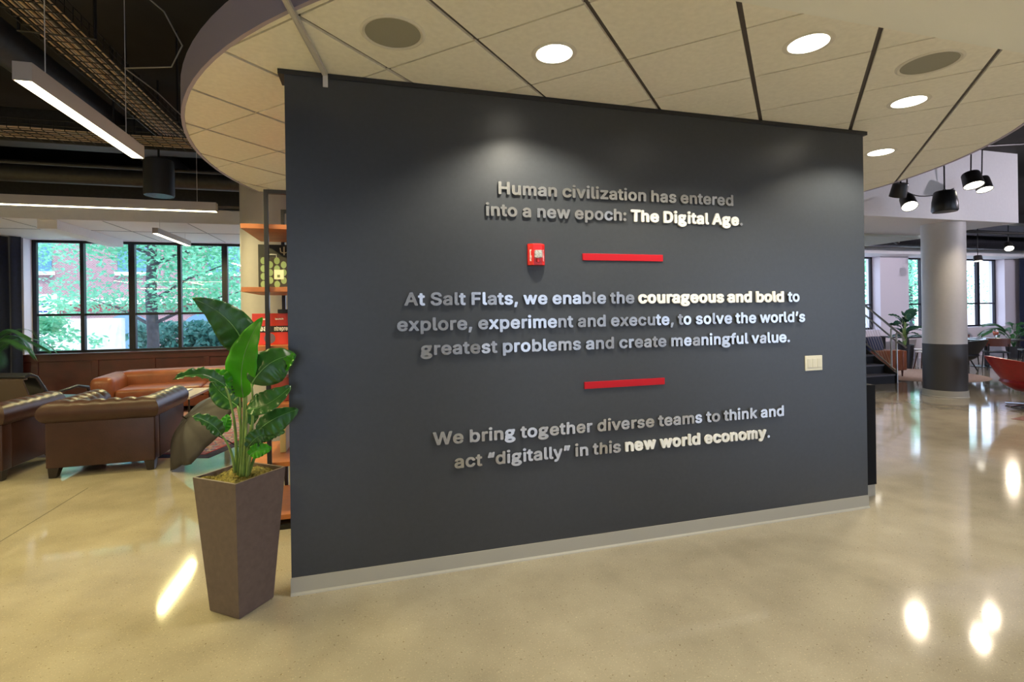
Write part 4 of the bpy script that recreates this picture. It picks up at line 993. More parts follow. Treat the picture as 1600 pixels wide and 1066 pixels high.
y0 = 3.12
LF((386, 556, 3.16), (372, 494, 3.10), (300, 466, 3.00), .098, (.25, -1, .15), LEAFD, ((377, 742, y0), (386, 640, 3.16)), fold=-.12, tear=.006, ripple=.009, pk=.62)
LF((381, 622, 3.04), (366, 560, 3.02), (410, 496, 3.00), .088, (-.35, -1, .1), LEAFB, ((376, 745, 3.08), (381, 680, 3.05)), fold=.12, ripple=.004, pk=.70)
LF((393, 600, 3.00), (420, 555, 2.96), (463, 556, 3.05), .098, (.1, -1, .35), LEAFD, ((384, 742, 3.10), (400, 660, 3.06)), fold=-.15, asym=.15)
LF((352, 604, 3.00), (318, 574, 2.94), (270, 594, 2.90), .040, (-.1, -.75, .8), LEAFD, ((369, 738, 3.10), (372, 650, 3.06)), fold=.5, sr=.0075, tear=.012)
LF((371, 634, 3.20), (348, 620, 3.22), (330, 596, 3.24), .062, (.2, -1, .2), LEAFD, ((378, 738, 3.16), (380, 680, 3.2)), fold=.1)
LF((386, 640, 2.99), (418, 640, 2.94), (455, 603, 3.00), .062, (.1, -.8, .5), LEAFD, ((380, 744, 3.08), (384, 690, 3.02)), fold=.15, asym=-.2)
LF((402, 674, 3.03), (424, 652, 2.99), (466, 640, 3.02), .066, (0, -1, .35), LEAFD, ((384, 744, 3.10), (394, 700, 3.05)), fold=-.1, asym=.2)
LF((408, 690, 3.06), (424, 672, 3.05), (445, 676, 3.07), .034, (0, -.8, .5), LEAFD, ((388, 742, 3.12), (398, 712, 3.08)), fold=.15)
LF((387, 700, 3.02), (400, 678, 3.00), (420, 678, 3.02), .046, (0, -1, .3), LEAFD, ((386, 742, 3.10), (386, 720, 3.04)), fold=.1, ripple=.008)
LF((390, 712, 3.00), (404, 700, 2.98), (424, 702, 3.0), .038, (0, -1, .4), LEAFB, ((386, 744, 3.08), (388, 728, 3.02)), fold=.15, ripple=.01)
LF((346, 680, 2.98), (334, 658, 2.95), (299, 651, 2.92), .040, (-.2, -.7, .75), LEAFD, ((367, 738, 3.08), (364, 700, 3.02)), fold=.4, sr=.007, ripple=.009)
LF((350, 676, 2.99), (352, 662, 3.00), (356, 648, 3.02), .030, (.2, -1, .3), LEAFB, None, fold=.3)
LF((357, 606, 3.02), (348, 588, 3.03), (332, 580, 3.05), .044, (.2, -.8, .6), LEAFB, None, fold=.35, tear=.014)
LF((440, 580, 3.03), (452, 572, 3.0), (460, 552, 3.0), .040, (-.5, -.8, .3), LEAFB, None, fold=.5, tear=.012)
LF((375, 618, 3.05), (372, 606, 3.05), (366, 590, 3.06), .03, (0, -1, .2), LEAFD, ((372, 742, 3.1), (378, 690, 3.08)), fold=.2)
LF((392, 664, 3.12), (396, 640, 3.14), (402, 615, 3.16), .035, (0, -1, .2), LEAFD, ((382, 742, 3.14), (390, 700, 3.14)), fold=.2, sr=.010)

# ================================================================== THE BOOKSHELF BEHIND THE WALL
SX0, SX1, SY0, SY1 = -.925, .62, 4.16, 4.88
t = thing('bookshelf', 'tall black steel bookshelf with orange wooden boards behind the charcoal wall', 'shelf', (SX0, SY0, 0))
for z in (.10, .50, .94, 1.385, 1.83, 2.305):
    MB().box(0, SX1 - SX0, 0, SY1 - SY0, z - .036, z).build('shelf_board', OAK, t, bev=.002)
for x in (.165, 1.25):
    for y in (-.032, SY1 - SY0 + .002):
        MB().box(x, x + .03, y, y + .03, 0, 2.56).build('post', STEEL, t, bev=.002)
for y in (-.032, SY1 - SY0 + .002):
    MB().box(.195, 1.25, y, y + .03, 2.53, 2.56).build('top_bar', STEEL, t)
    MB().box(.195, 1.25, y, y + .03, 0, .03).build('foot_bar', STEEL, t)

# patterned tin with a tag
t = thing('storage_tin', 'green tin patterned with dark-edged ovals and a cream tag, on the bookshelf', 'tin', (-.835, 4.35, 1.831))
MB().box(0, .30, 0, .16, 0, .245, bev=.004).build('body', mat('dark_tin', (.03, .022, .012), .5), t)
b = MB()
for i in range(6):
    for j in range(4):
        ox, oz = .028 + i * .049, .030 + j * .062 + (.031 if i % 2 else 0)
        if oz > .225:
            continue
        b.prism([(ox + .021 * cos(2 * pi * q / 16), oz + .028 * sin(2 * pi * q / 16)) for q in range(16)], -.0015, .0005, mtx=Matrix(((1, 0, 0, 0), (0, 0, 1, 0), (0, 1, 0, 0), (0, 0, 0, 1))))
b.build('oval_pattern', mat('sage_oval', (.23, .31, .13), .5), t)
CREAM = mat('cream_card', (.72, .66, .46), .6)
MB().box(.105, .175, -.004, -.0005, .07, .145).build('tag', CREAM, t)
MB().box(.128, .148, -.006, -.0045, .085, .105).build('emblem', mat('olive_print', (.12, .16, .05), .6), t)
for x in (.05, .22):
    MB().tube([(x, .08, .24), (x, .08, .275), (x + .06, .08, .275), (x + .06, .08, .24)], .004, 6).build('handle', WM, t)
t = thing('black_book', 'black book with a pale plant emblem standing behind the patterned tin', 'book', (-.885, 4.56, 1.831))
MB().box(0, .42, 0, .03, 0, .372, bev=.003).build('cover', mat('black_cloth_cover', (.018, .018, .018), .7), t)
b = MB()
b.box(.193, .203, -.003, -.0005, .285, .355)
for s_ in (-1, 1):
    b.tube([(.198, -.002, .300), (.198 + s_ * .026, -.002, .312), (.198 + s_ * .030, -.002, .345)], .004, 6)
b.build('emblem', CREAM, t)
# the red book faced outwards
t = thing('red_book', 'red book with a black title band faced out on the orange bookshelf', 'book', (-.885, 4.30, 1.386))
MB().box(0, .40, 0, .05, 0, .245, bev=.003).build('cover', mat('red_book_cover', (.55, .035, .015), .4), t)
MB().box(.001, .40, -.002, -.0004, .098, .147).build('title_band', mat('black_print', (.01, .01, .01), .5), t)
WP = mat('white_print', (.9, .9, .88), .5)


def words_on(parent, txt, x, z, size, m, y=-.0035, off=.010, name='lettering', sx=1):
    me = spline_mesh(txt, 0, .01)
    me.materials.clear()
    me.materials.append(m)
    o = bpy.data.objects.new(name, me)
    COL.objects.link(o)
    o.parent = parent
    o.rotation_euler = (pi / 2, 0, 0)
    o.scale = (size * sx, size, size * .1)
    o.location = (x, y, z)
    return o


words_on(t, 'ear', .052, .110, .080, WP, sx=.85)
words_on(t, 'ntrepren', .158, .111, .062, WP, sx=.60)
words_on(t, 'launch', .062, .195, .026, WP)
words_on(t, 'launch', .165, .195, .026, WP)
MB().lathe([(.0005, -.003), (.042, -.003), (.040, 0)], 20, mtx=Matrix.Translation((.125, -.001, .05)) @ Matrix.Rotation(pi / 2, 4, 'X')).build('cover_picture', mat('grey_print', (.12, .10, .14), .5), t)
tag(MB().box(0, .30, 0, .16, 0, .03, bev=.004).build('dark_book', mat('dark_print', (.02, .02, .02), .5), loc=(-.72, 4.40, 1.632 + .0)), 'small dark book lying across the top of the red faced-out book', 'book')
bpy.data.objects['dark_book'].location = (-.70, 4.29, 1.632)
tag(MB().box(0, .26, 0, .22, 0, .185, bev=.006).build('red_box', mat('dusty_red_card', (.36, .07, .06), .5), loc=(-.765, 4.30, .941)), 'dusty red storage box on the bookshelf board below the faced-out book', 'box')
tag(MB().box(0, .035, 0, .2, 0, .40, bev=.003).build('blue_book', mat('blue_cover', (.10, .16, .36), .5), loc=(-.745, 4.58, .941)), 'tall blue book standing behind the dusty red box', 'book')
tag(MB().box(0, .045, 0, .2, 0, .23, bev=.003).build('cream_book', mat('cream_cover', (.74, .66, .36), .5), loc=(-.722, 4.45, .501)), 'cream book standing upright on a low board of the bookshelf', 'book')

# low dark cabinet peeping out past the far end of the wall
t = thing('low_cabinet', 'low black cabinet showing past the far end of the charcoal wall', 'cabinet', (3.55, 3.31, 0))
MB().box(0, .59, 0, .4, .10, .95).build('body', mat('black_laminate', (.012, .012, .014), .75, spec=.1), t, bev=.003)
MB().box(0, .585, .01, .39, 0, .10).build('plinth', BASEB, t)

# ================================================================== LOUNGE FURNITURE
def roll_path(W, D, r):
    return [Vector((-W / 2 + r, D, 0)), Vector((-W / 2 + r, r, 0)), Vector((W / 2 - r, r, 0)), Vector((W / 2 - r, D, 0))]


def chesterfield(label, x, y, rz):
    """origin under the middle of the back; the seat opens towards +y"""
    t = thing('chesterfield_armchair', label, 'armchair', (x, y, .004), rz, 'tufted brown leather armchairs')
    W, D, r = 1.06, .98, .125
    zc = .655
    # rolled back and arms in one sweep with mitred corners and button dimples
    path = roll_path(W, D, r)
    nseg, ncs = 42, 32
    rows = []
    for k in range(3):
        a, c = path[k], path[k + 1]
        d = (c - a).normalized()
        out = Vector((d.y, -d.x, 0)) * (-1)
        out = Vector((-d.y, d.x, 0))
        out = -out if k == 0 else out
    def section(p, o, s_along, dimple):
        row = []
        for q in range(ncs):
            th = 2 * pi * q / ncs
            rr = r
            # tufts on the upper inner half
            inner = cos(th - pi * .62)
            if dimple and inner > .2:
                ph = abs(sin(pi * s_along / .14)) ** .5
                rr = r * (1.03 - .26 * (1 - ph) * inner ** 2)
            row.append(p + o * (cos(th) * rr) + Vector((0, 0, zc + sin(th) * rr * .95)))
        return row
    outs = [Vector((-1, 0, 0)), Vector((0, -1, 0)), Vector((1, 0, 0))]
    for k in range(3):
        a, c = path[k], path[k + 1]
        L = (c - a).length
        o = outs[k]
        for i in range(nseg + 1):
            u = i / nseg
            p = a.lerp(c, u)
            oo = o
            if k > 0 and i == 0:
                continue
            if i == nseg and k < 2:
                oo = o + outs[k + 1]
            rows.append(section(p, oo, u * L, 0 < i < nseg))
    b = MB()
    b.loft(rows, cu=True, cap=True)
    roll = b.build('rolled_arms', LEATHER, t, smooth='auto')
    # round faces at the arm fronts
    for sx in (-1, 1):
        MB().lathe([(r * .8, 0), (r * .74, .012), (.02, .018)], 20, mtx=Matrix.Translation((sx * (W / 2 - r), D, zc)) @ Matrix.Rotation(-pi / 2, 4, 'X')).build('arm_rosette', LEATHER, t, smooth=True)
    b = MB()
    b.box(-W / 2 + .055, W / 2 - .055, .055, .19, .10, .60, bev=.012)
    b.build('back_panel', LEATHER, t, smooth='auto')
    for sx in (-1, 1):
        b = MB()
        x0, x1 = sorted((sx * (W / 2 - .055), sx * (W / 2 - .20)))
        b.box(x0, x1, .19, D - .005, .10, .60, bev=.012)
        b.build('arm_panel', LEATHER, t, smooth='auto')
    MB().box(-W / 2 + .20, W / 2 - .20, .19, D - .03, .12, .30, bev=.012).build('seat_base', LEATHER, t, smooth='auto')
    MB().box(-W / 2 + .215, W / 2 - .215, .30, D + .01, .30, .45, bev=.045).build('seat_cushion', LEATHER, t, smooth='auto')
    # tufted inside back
    b = MB()
    rows = []
    for i in range(25):
        u = i / 24
        row = []
        for j in range(13):
            v = j / 12
            dz = .5 * (abs(sin(pi * (u * 6 + v * 3))) ** .5 + abs(sin(pi * (u * 6 - v * 3))) ** .5)
            row.append(Vector((-W / 2 + .20 + u * (W - .40), .20 + .055 * dz + .03 * (1 - v), .40 + v * .26)))
        rows.append(row)
    b.loft(rows)
    b.build('tufted_back', LEATHER, t, smooth=True)
    for sx in (-1, 1):
        for yy in (.115, D - .09):
            sgn = -1 if yy < .5 else 1
            fx, fy = sx * (W / 2 - .115), yy
            b = MB()
            top = [Vector((fx + a * .05, fy + c * .05, .11)) for a, c in ((-1, -1), (1, -1), (1, 1), (-1, 1))]
            bot = [Vector((fx + sx * .012 + a * .032, fy + sgn * .012 + c * .032, 0)) for a, c in ((-1, -1), (1, -1), (1, 1), (-1, 1))]
            b.loft([bot, top], cu=True, cap=True)
            b.build('leg', mat('dark_wood_foot', (.02, .012, .009), .4), t, bev=.004)
    return t


chesterfield('tufted dark brown leather armchair with rolled arms, whole, its back to the polished floor', -2.69, 6.10, radians(1))
chesterfield('tufted dark brown leather armchair cut off by the edge of the picture, beside its twin', -4.02, 6.16, radians(-2))

# low blue-black lounge chair beyond them
t = thing('shell_lounge_chair', 'blue-black leather lounge chair with a curved back beyond the brown armchairs', 'armchair', (-4.56, 8.92, .008), radians(-25))


def bent(path, x0, x1, th, n=1, flare=0):
    """a slab following a profile in y,z between x0 and x1"""
    rows = []
    N = len(path)
    for i, (y, z) in enumerate(path):
        a = Vector(path[max(0, i - 1)])
        c = Vector(path[min(N - 1, i + 1)])
        d = (c - a).normalized()
        nn = Vector((-d.y, d.x))
        f = flare * i / N
        p, q = Vector((y, z)), Vector((y, z)) + nn * th
        rows.append([Vector((x0 - f, p.x, p.y)), Vector((x1 + f, p.x, p.y)), Vector((x1 + f, q.x, q.y)), Vector((x0 - f, q.x, q.y))])
    return MB().loft(rows, cu=True, cap=True)


bent([(-.52, .80), (-.46, .835), (-.40, .80), (-.30, .62), (-.22, .47), (-.12, .41), (.10, .40), (.30, .42)], -.33, .33, .045).build('shell', DARKL, t, smooth='auto', bev=.01)
bent([(-.50, .81), (-.56, .80), (-.55, .74), (-.50, .60), (-.44, .42)], -.33, .33, .02).build('back_shell', mat('brown_shell', (.05, .032, .024), .4), t, smooth='auto', bev=.006)
for sx in (-1, 1):
    MB().tube([(sx * .38, .30, .46), (sx * .40, .26, .58), (sx * .40, .10, .62), (sx * .40, -.22, .56), (sx * .36, -.32, .48)], .022, 8).build('armrest', DARKL, t, smooth=True)
    for yy in (-.30, .26):
        MB().tube([(sx * .30, yy, .40), (sx * .34, yy * 1.15, 0)], .014, 8).build('leg', STEEL, t, smooth=True)

# tan leather sofa in front of the windows
t = thing('leather_sofa', 'long tan leather sofa with thick puffed arms under the lounge windows', 'sofa', (-2.90, 10.45, .004), radians(8))


def puff(x0, x1, y0, y1, z0, z1, bev=.07):
    return MB().box(x0, x1, y0, y1, z0, z1, bev=bev)


puff(-1.35, 1.35, .02, .42, .12, .68, .10).build('back', TAN, t, smooth='auto')
for sx in (-1, 1):
    a, c = sorted((sx * 1.55, sx * 1.22))
    puff(a, c, -.72, .42, .12, .66, .10).build('arm', TAN, t, smooth='auto')
for k in (-1, 1):
    a, c = sorted((k * .003, k * 1.22))
    puff(a, c, -.70, .06, .26, .44, .05).build('seat_cushion', TAN, t, smooth='auto')
MB().box(-1.3, 1.3, -.66, .36, .10, .27).build('base', TAN, t, bev=.01)
for sx in (-1, 1):
    for yy in (-.6, .3):
        MB().lathe([(.03, 0), (.035, .11)], 12, (sx * 1.4, yy, 0)).build('leg', STEEL, t)

# patterned red rug
def rug_mat():
    m = mat('persian_rug', (.3, .03, .04), .95, spec=.1)
    nt = m.node_tree
    tc = nt.nodes.new('ShaderNodeTexCoord')
    v = nt.nodes.new('ShaderNodeTexVoronoi')
    v.inputs['Scale'].default_value = 9
    v.inputs['Randomness'].default_value = .6
    r = nt.nodes.new('ShaderNodeValToRGB')
    r.color_ramp.interpolation = 'CONSTANT'
    e = r.color_ramp.elements
    e[0].color = (.34, .03, .05, 1)
    e[1].position = .35
    e[1].color = (.42, .10, .10, 1)
    for p, c in ((.5, (.08, .05, .16)), (.6, (.50, .30, .26)), (.75, (.30, .02, .04))):
        q = e.new(p)
        q.color = (*c, 1)
    n = nt.nodes.new('ShaderNodeTexNoise')
    n.inputs['Scale'].default_value = 14
    mx = nt.nodes.new('ShaderNodeMix')
    mx.data_type = 'RGBA'
    mx.inputs[0].default_value = .25
    nt.links.new(tc.outputs['Object'], v.inputs['Vector'])
    nt.links.new(tc.outputs['Object'], n.inputs['Vector'])
    nt.links.new(v.outputs['Distance'], r.inputs[0])
    nt.links.new(r.outputs[0], mx.inputs[6])
    nt.links.new(n.outputs['Color'], mx.inputs[7])
    nt.links.new(mx.outputs[2], nt.nodes['Principled BSDF'].inputs[0])
    return m


RUG = rug_mat()
t = thing('persian_rug', 'red patterned rug with a dark border under the coffee table and brown armchairs', 'rug', (-1.80, 6.48, 0), radians(-19.3))
MB().box(-3.5, -.14, .14, 3.1, .0005, .003).build('field', RUG, t)
b = MB()
for x0, x1, y0, y1 in ((-3.64, 0, 0, .14), (-3.64, 0, 3.1, 3.24), (-3.64, -3.5, .14, 3.1), (-.14, 0, .14, 3.1)):
    b.box(x0, x1, y0, y1, .0005, .0028)
b.build('border', mat('rug_border', (.045, .03, .06), .95, noise=.5, nscale=12), t)
b = MB()
b.box(-.165, -.14, .14, 3.1, .003, .0034)
b.box(-3.5, -.165, .14, .165, .003, .0034)
b.build('guard_stripe', mat('rug_red', (.45, .01, .02), .95), t)


def coffee_table(x, y, rz, w_, l_, h_, label):
    t = thing('coffee_table', label, 'table', (x, y, .005), rz)
    MB().box(-w_ / 2, w_ / 2, -l_ / 2, l_ / 2, h_ - .035, h_, bev=.003).build('table_top', mat('pale_wood_top', (.62, .50, .42), .3, coat=.3), t)
    for sx in (-1, 1):
        for sy in (-1, 1):
            MB().box(sx * (w_ / 2 - .02) - .009, sx * (w_ / 2 - .02) + .009, sy * (l_ / 2 - .02) - .009, sy * (l_ / 2 - .02) + .009, .018, h_ - .035).build('leg', STEEL, t)
    b = MB()
    a, c = w_ / 2 - .011, l_ / 2 - .011
    b.tube([(-a, -c, .009), (a, -c, .009), (a, c, .009), (-a, c, .009)], .009, 4, close=True)
    b.build('foot_frame', STEEL, t)


coffee_table(-2.78, 8.75, radians(0), .52, 1.0, .46, 'pale-topped coffee table on a black wire frame on the red rug')
tag(MB().box(-.11, .11, -.14, .14, 0, .02, bev=.002).build('magazine', mat('white_paper', (.78, .76, .74), .5), loc=(-2.84, 8.95, .4655)), 'white magazine lying on the pale coffee table', 'magazine')

# open umbrella dropped on the floor
un = Vector((.66, .42, -.62)).normalized()
t = thing('open_umbrella', 'open dark grey umbrella lying on the polished floor behind the planter', 'umbrella', (-1.77, 6.20, .405))
u1 = un.cross(Vector((0, 0, 1))).normalized()
u2 = un.cross(u1)
UR, UH = .50, .20
UMB = mat('umbrella_cloth', (.035, .030, .031), .5, noise=.1, spec=.35)
ribs = 8


def up(th, s_):
    k = th / (2 * pi / ribs)
    fr = abs((k % 1) - .5) * 2                  # 1 at a rib, 0 between
    rr = UR * s_ * (1 - .13 * (1 - fr) * s_)
    h = UH * (1 - s_ ** 2.2) - .02 * (1 - fr) * s_ * (1 - s_)
    return u1 * (rr * cos(th)) + u2 * (rr * sin(th)) - un * h


OFF = .35
b = MB()
b.loft([[up(2 * pi * q / 64 + OFF * 0, s_) for q in range(64)] for s_ in [.02] + [k / 10 for k in range(1, 11)]], cu=True)
o = b.build('canopy', UMB, t, smooth='auto')
q = o.modifiers.new('thick', 'SOLIDIFY')
q.thickness = .002
for k in range(ribs):
    th = 2 * pi * k / ribs
    MB().tube([up(th, .03) + un * .006, up(th, .4) + un * .006, up(th, .75) + un * .006, up(th, 1.0) + un * .004], .003, 5).build('rib', STEEL, o)
    MB().tube([up(th, .5) + un * .008, un * .16], .0025, 5).build('stretcher', STEEL, o)
MB().tube([-un * (UH + .05), un * .52], .0065, 8).build('shaft', STEEL, t)
MB().tube([un * .50, un * .64], .016, 10).build('handle', mat('umbrella_handle', (.015, .015, .015), .4), t, smooth='auto')


def palm(label, x, y, h, nf, seed, pot=True, reach=.8, col=None, aim=None):
    t = thing('palm', label, 'plant', (x, y, 0))
    r = random.Random(seed)
    PG = leafmat('palm_green', (.05, .16, .05), .25, .4)
    if pot:
        MB().lathe([(.14, 0), (.19, .35), (.175, .35), (.165, .30), (.001, .30)], 24).build('pot', mat('dark_pot', (.03, .03, .035), .5), t, smooth='auto')
    z0 = .3
    for k in range(nf):
        a = 2 * pi * k / nf + r.uniform(-.3, .3)
        up_ = r.uniform(.5, 1.0)
        R = reach * r.uniform(.7, 1.1)
        H = h * r.uniform(.8, 1.05)
        dirv = Vector((cos(a), sin(a), 0))
        A, B_, C_ = Vector((0, 0, z0)), Vector((0, 0, H * 1.05)) + dirv * R * .25, dirv * R + Vector((0, 0, H * up_))
        b = MB()
        pts = [bez(A, B_, C_, i / 16) for i in range(17)]
        b.tube(pts, [.009 * (1 - .8 * i / 16) for i in range(17)], 5)
        for i in range(60):
            u = .38 + .61 * i / 60
            p = bez(A, B_, C_, u)
            tg = (bez(A, B_, C_, u + .01) - p).normalized()
            sd = tg.cross(Vector((0, 0, 1))).normalized()
            ln = .30 * sin(pi * min(1, (u - .33) / .72)) + .05
            for s_ in (-1, 1):
                d = (sd * s_ * .8 + tg * .75 + Vector((0, 0, .15))).normalized()
                e = d.cross(Vector((0, 0, 1))).normalized() * .008
                m_ = p + d * ln * .5 + Vector((0, 0, .02))
                q_ = p + d * ln - Vector((0, 0, ln * .25))
                v = [b.bm.verts.new(w_) for w_ in (p, m_ - e, q_, m_ + e)]
                b.bm.faces.new(v)
        b.build('frond', PG, t)
    return t


p_ = pt(-25, 600, 10.6)
palm('feathery green palm in front of the navy curtain at the lounge end', p_.x, 10.5, 1.75, 11, 3, reach=.95)


def curtain(x0, x1, y, z0, z1, label, seed=0):
    b = MB()
    n = int((x1 - x0) / .018)
    rows = []
    for z in [z0 + (z1 - z0) * k / 8 for k in range(9)]:
        rows.append([Vector((x0 + (x1 - x0) * i / n, y + .045 * sin(i * .55 + .3 * sin(i * .13)) + .01 * sin(i * .2 + z), z)) for i in range(n + 1)])
    b.loft(rows)
    o = b.build('curtain', NAVY, smooth=True)
    q = o.modifiers.new('thick', 'SOLIDIFY')
    q.thickness = .004
    tag(o, label, 'curtain')


curtain(-8.2, -6.29, 11.55, .01, 3.165, 'long navy curtain beside the lounge windows')
curtain(20.75, 23.6, 11.55, .01, 3.165, 'long navy curtain beside the dining windows')

# ================================================================== DINING SIDE
# stair with its railing
t = thing('staircase', 'short black staircase rising behind the far end of the charcoal wall', 'stairs', (9.1, 8.12, 0))
RISE, RUN, NST, SW = .188, .235, 6, 1.60
BL2 = mat('stair_black', (.022, .022, .024), .5)
NOS = mat('stair_nosing', (.16, .15, .16), .4)
for k in range(NST):
    MB().box(0, SW, k * RUN, (k + 1) * RUN + (.6 if k == NST - 1 else 0), 0 if k == 0 else k * RISE - .02, (k + 1) * RISE - .03).build('riser', BL2, t)
    MB().box(0, SW, k * RUN - .015, (k + 1) * RUN + (.6 if k == NST - 1 else 0), (k + 1) * RISE - .03, (k + 1) * RISE).build('tread', NOS if k < 6 else BL2, t, bev=.003)
ang = RISE / RUN
poly = [(-.03, 0), (-.03, .20), (NST * RUN, NST * RISE + .10), (NST * RUN + .6, NST * RISE + .10), (NST * RUN + .6, 0)]
mx = Matrix(((0, 0, 1, 0), (1, 0, 0, 0), (0, 1, 0, 0), (0, 0, 0, 1)))
MB().prism(poly, SW + .001, SW + .03, mtx=mx).build('stringer', BL2, t)
t = thing('stair_railing', 'stainless steel stair railing with wire infill beside the black stairs', 'railing', (10.76, 8.12, 0))
yy = [0, 1.41]


def at_h(y, h):
    return (0, y, h + y * ang)


for y in (0.0, .115, 1.40):
    MB().tube([(0, y, 0 if y == 0 else .10 + y * ang), (0, y, 1.06 + y * ang)], .020, 10).build('post', STAIN, t, smooth='auto')
MB().tube([at_h(-.17, 1.05), at_h(-.10, 1.11), at_h(0, 1.10), at_h(1.6, 1.10)], .022, 10).build('handrail', STAIN, t, smooth='auto')
MB().tube([(-.0, -.20, .76), at_h(-.12, .92), at_h(0, .88), at_h(1.6, .88)], .018, 10).build('lower_handrail', STAIN, t, smooth='auto')
MB().tube([at_h(.0, .235), at_h(1.6, .235)], .018, 10).build('bottom_rail', STAIN, t, smooth='auto')
b = MB()
for k in range(17):
    y = .12 + k * .085
    b.tube([at_h(y, .24), (0, min(1.55, y + .32), .86 + min(1.55, y + .32) * ang)], .003, 5)
b.build('wire_infill', STAIN, t)

# tan loveseat by the stairs with a navy pillow
t = thing('loveseat', 'tan leather loveseat with tapered legs behind the stair railing', 'sofa', (11.40, 9.28, .004), radians(0))
MB().box(-.50, .44, -.48, .40, .20, .40, bev=.03).build('seat_base', TAN, t, smooth='auto')
MB().box(.42, .56, -.50, .40, .14, .60, bev=.03).build('arm', TAN, t, smooth='auto')
MB().box(-.56, -.42, -.50, .40, .14, .60, bev=.03).build('arm', TAN, t, smooth='auto')
MB().box(-.42, .42, -.50, -.36, .14, .62, bev=.03).build('back', TAN, t, smooth='auto')
MB().box(-.415, .415, -.355, .42, .40, .50, bev=.04).build('seat_cushion', TAN, t, smooth='auto')
for sx in (-.49, .49):
    for sy in (-.43, .34):
        MB().lathe([(.014, 0), (.026, .16)], 10, (sx, sy, 0)).build('leg', mat('walnut', (.07, .022, .012), .4), t)


def pillow(name, label, x, y, z, w_, h_, m, rz, tilt):
    b = MB()
    rows = []
    for i in range(15):
        row = []
        for j in range(15):
            u, v = -1 + i / 7, -1 + j / 7
            th = .085 * (max(0, (1 - abs(u) ** 3) * (1 - abs(v) ** 3))) ** .5
            row.append((u * w_ / 2 * (1 - .05 * v * v), v * h_ / 2 * (1 - .05 * u * u), th))
        rows.append(row)
    b.loft(rows)
    b.loft([[(p[0], p[1], -p[2]) for p in r] for r in rows])
    bmesh.ops.remove_doubles(b.bm, verts=b.bm.verts, dist=.0005)
    o = b.build(name, m, None, smooth=True)
    o.location = (x, y, z)
    o.rotation_euler = (tilt, 0, rz)
    return tag(o, label, 'pillow')


pillow('pillow', 'navy pillow standing on the tan loveseat behind the stair railing', 11.33, 9.08, .735, .60, .40, mat('navy_cloth', (.03, .04, .09), .8), radians(8), radians(82))

# round straw rug
t = MB().lathe([(1.33, .0005), (1.36, .001), (1.35, .0035), (.001, .0035)], 64).build('round_rug', mat('straw_rug', (.44, .30, .22), .95, noise=.15, nscale=30, bump=.3, bscale=120), None, smooth='auto', loc=(12.42, 8.98, 0))
tag(t, 'round straw-coloured rug behind the white column', 'rug')

# tall potted plant by the dining windows
pp = pt(1413, 500, 10.0)
t = thing('rubber_plant', 'leafy dark green plant in a black pot in front of the dining windows', 'plant', (pp.x, 10.0, 0))
MB().lathe([(.15, 0), (.20, .62), (.185, .62), (.17, .55), (.001, .55)], 24).build('pot', mat('black_pot', (.015, .015, .018), .4), t, smooth='auto')
rng = random.Random(11)
TI = Matrix.Identity(4)
LEAFC = leafmat('blue_green_leaf', (.02, .085, .05), .25, .3)
for k in range(24):
    a = rng.uniform(0, 2 * pi)
    h = rng.uniform(.85, 1.62)
    R = rng.uniform(.08, .22)
    p = Vector((cos(a) * .05, sin(a) * .05, h - .25))
    d = Vector((cos(a), sin(a), 0))
    leaf(t, TI, p, p + d * R * .6 + Vector((0, 0, .16)), p + d * (R + .20) + Vector((0, 0, rng.uniform(-.02, .26))), .078, (cos(a) * -.3, -.6 + sin(a) * -.3, .8), LEAFC, fold=.2, stem=((0, 0, .56), (cos(a) * .02, sin(a) * .02, h * .6)), sr=.010)

# tables and chairs
BT = mat('black_table', (.02, .02, .024), .3, coat=.3)
t = thing('dining_table', 'long black dining table with square legs by the dining windows', 'table', (15.35, 11.0, 0), radians(4))
MB().box(-1.0, 1.15, -.38, .38, .735, .775, bev=.004).build('table_top', BT, t)
for sx in (-.92, 1.05):
    for sy in (-.32, .32):
        MB().box(sx - .035, sx + .035, sy - .035, sy + .035, 0, .735).build('leg', BT, t)
t = thing('round_table', 'round black pedestal table set with papers and a drink by the dining windows', 'table', (15.75, 9.5, 0))
MB().lathe([(.001, .705), (.70, .705), (.72, .715), (.72, .735), (.001, .735)], 48, cap=False).build('table_top', BT, t, smooth='auto')
MB().lathe([(.055, .02), (.055, .70)], 20).build('pedestal', BT, t, smooth='auto')
MB().lathe([(.34, 0), (.34, .012), (.06, .03), (.001, .03)], 36).build('foot', BT, t, smooth='auto')


def dining_chair(label, x, y, rz):
    t = thing('dining_chair', label, 'chair', (x, y, 0), rz, 'brown-backed chairs at the round table')
    WN = mat('walnut_back', (.11, .035, .022), .4)
    MB().box(-.22, .22, -.21, .21, .43, .47, bev=.012).build('seat', DARKL, t, smooth='auto')
    rows = []
    for i in range(13):
        a = -1.0 + 2.0 * i / 12
        x0, y0_ = .25 * sin(a * 1.1), -.24 + .10 * (1 - cos(a * 1.1))
        rows.append([(x0, y0_, .60), (x0 * 1.02, y0_ - .02, .80), (x0 * 1.02, y0_ - .04, .80), (x0, y0_ - .02, .60)])
    MB().loft(rows, cu=True, cap=True).build('backrest', WN, t, smooth='auto')
    for sx in (-1, 1):
        MB().tube([(sx * .19, .18, .43), (sx * .21, .21, 0)], .014, 8).build('leg', STEEL, t)
        MB().tube([(sx * .18, -.24, .66), (sx * .19, -.19, .43), (sx * .21, -.23, 0)], .014, 8).build('leg', STEEL, t)


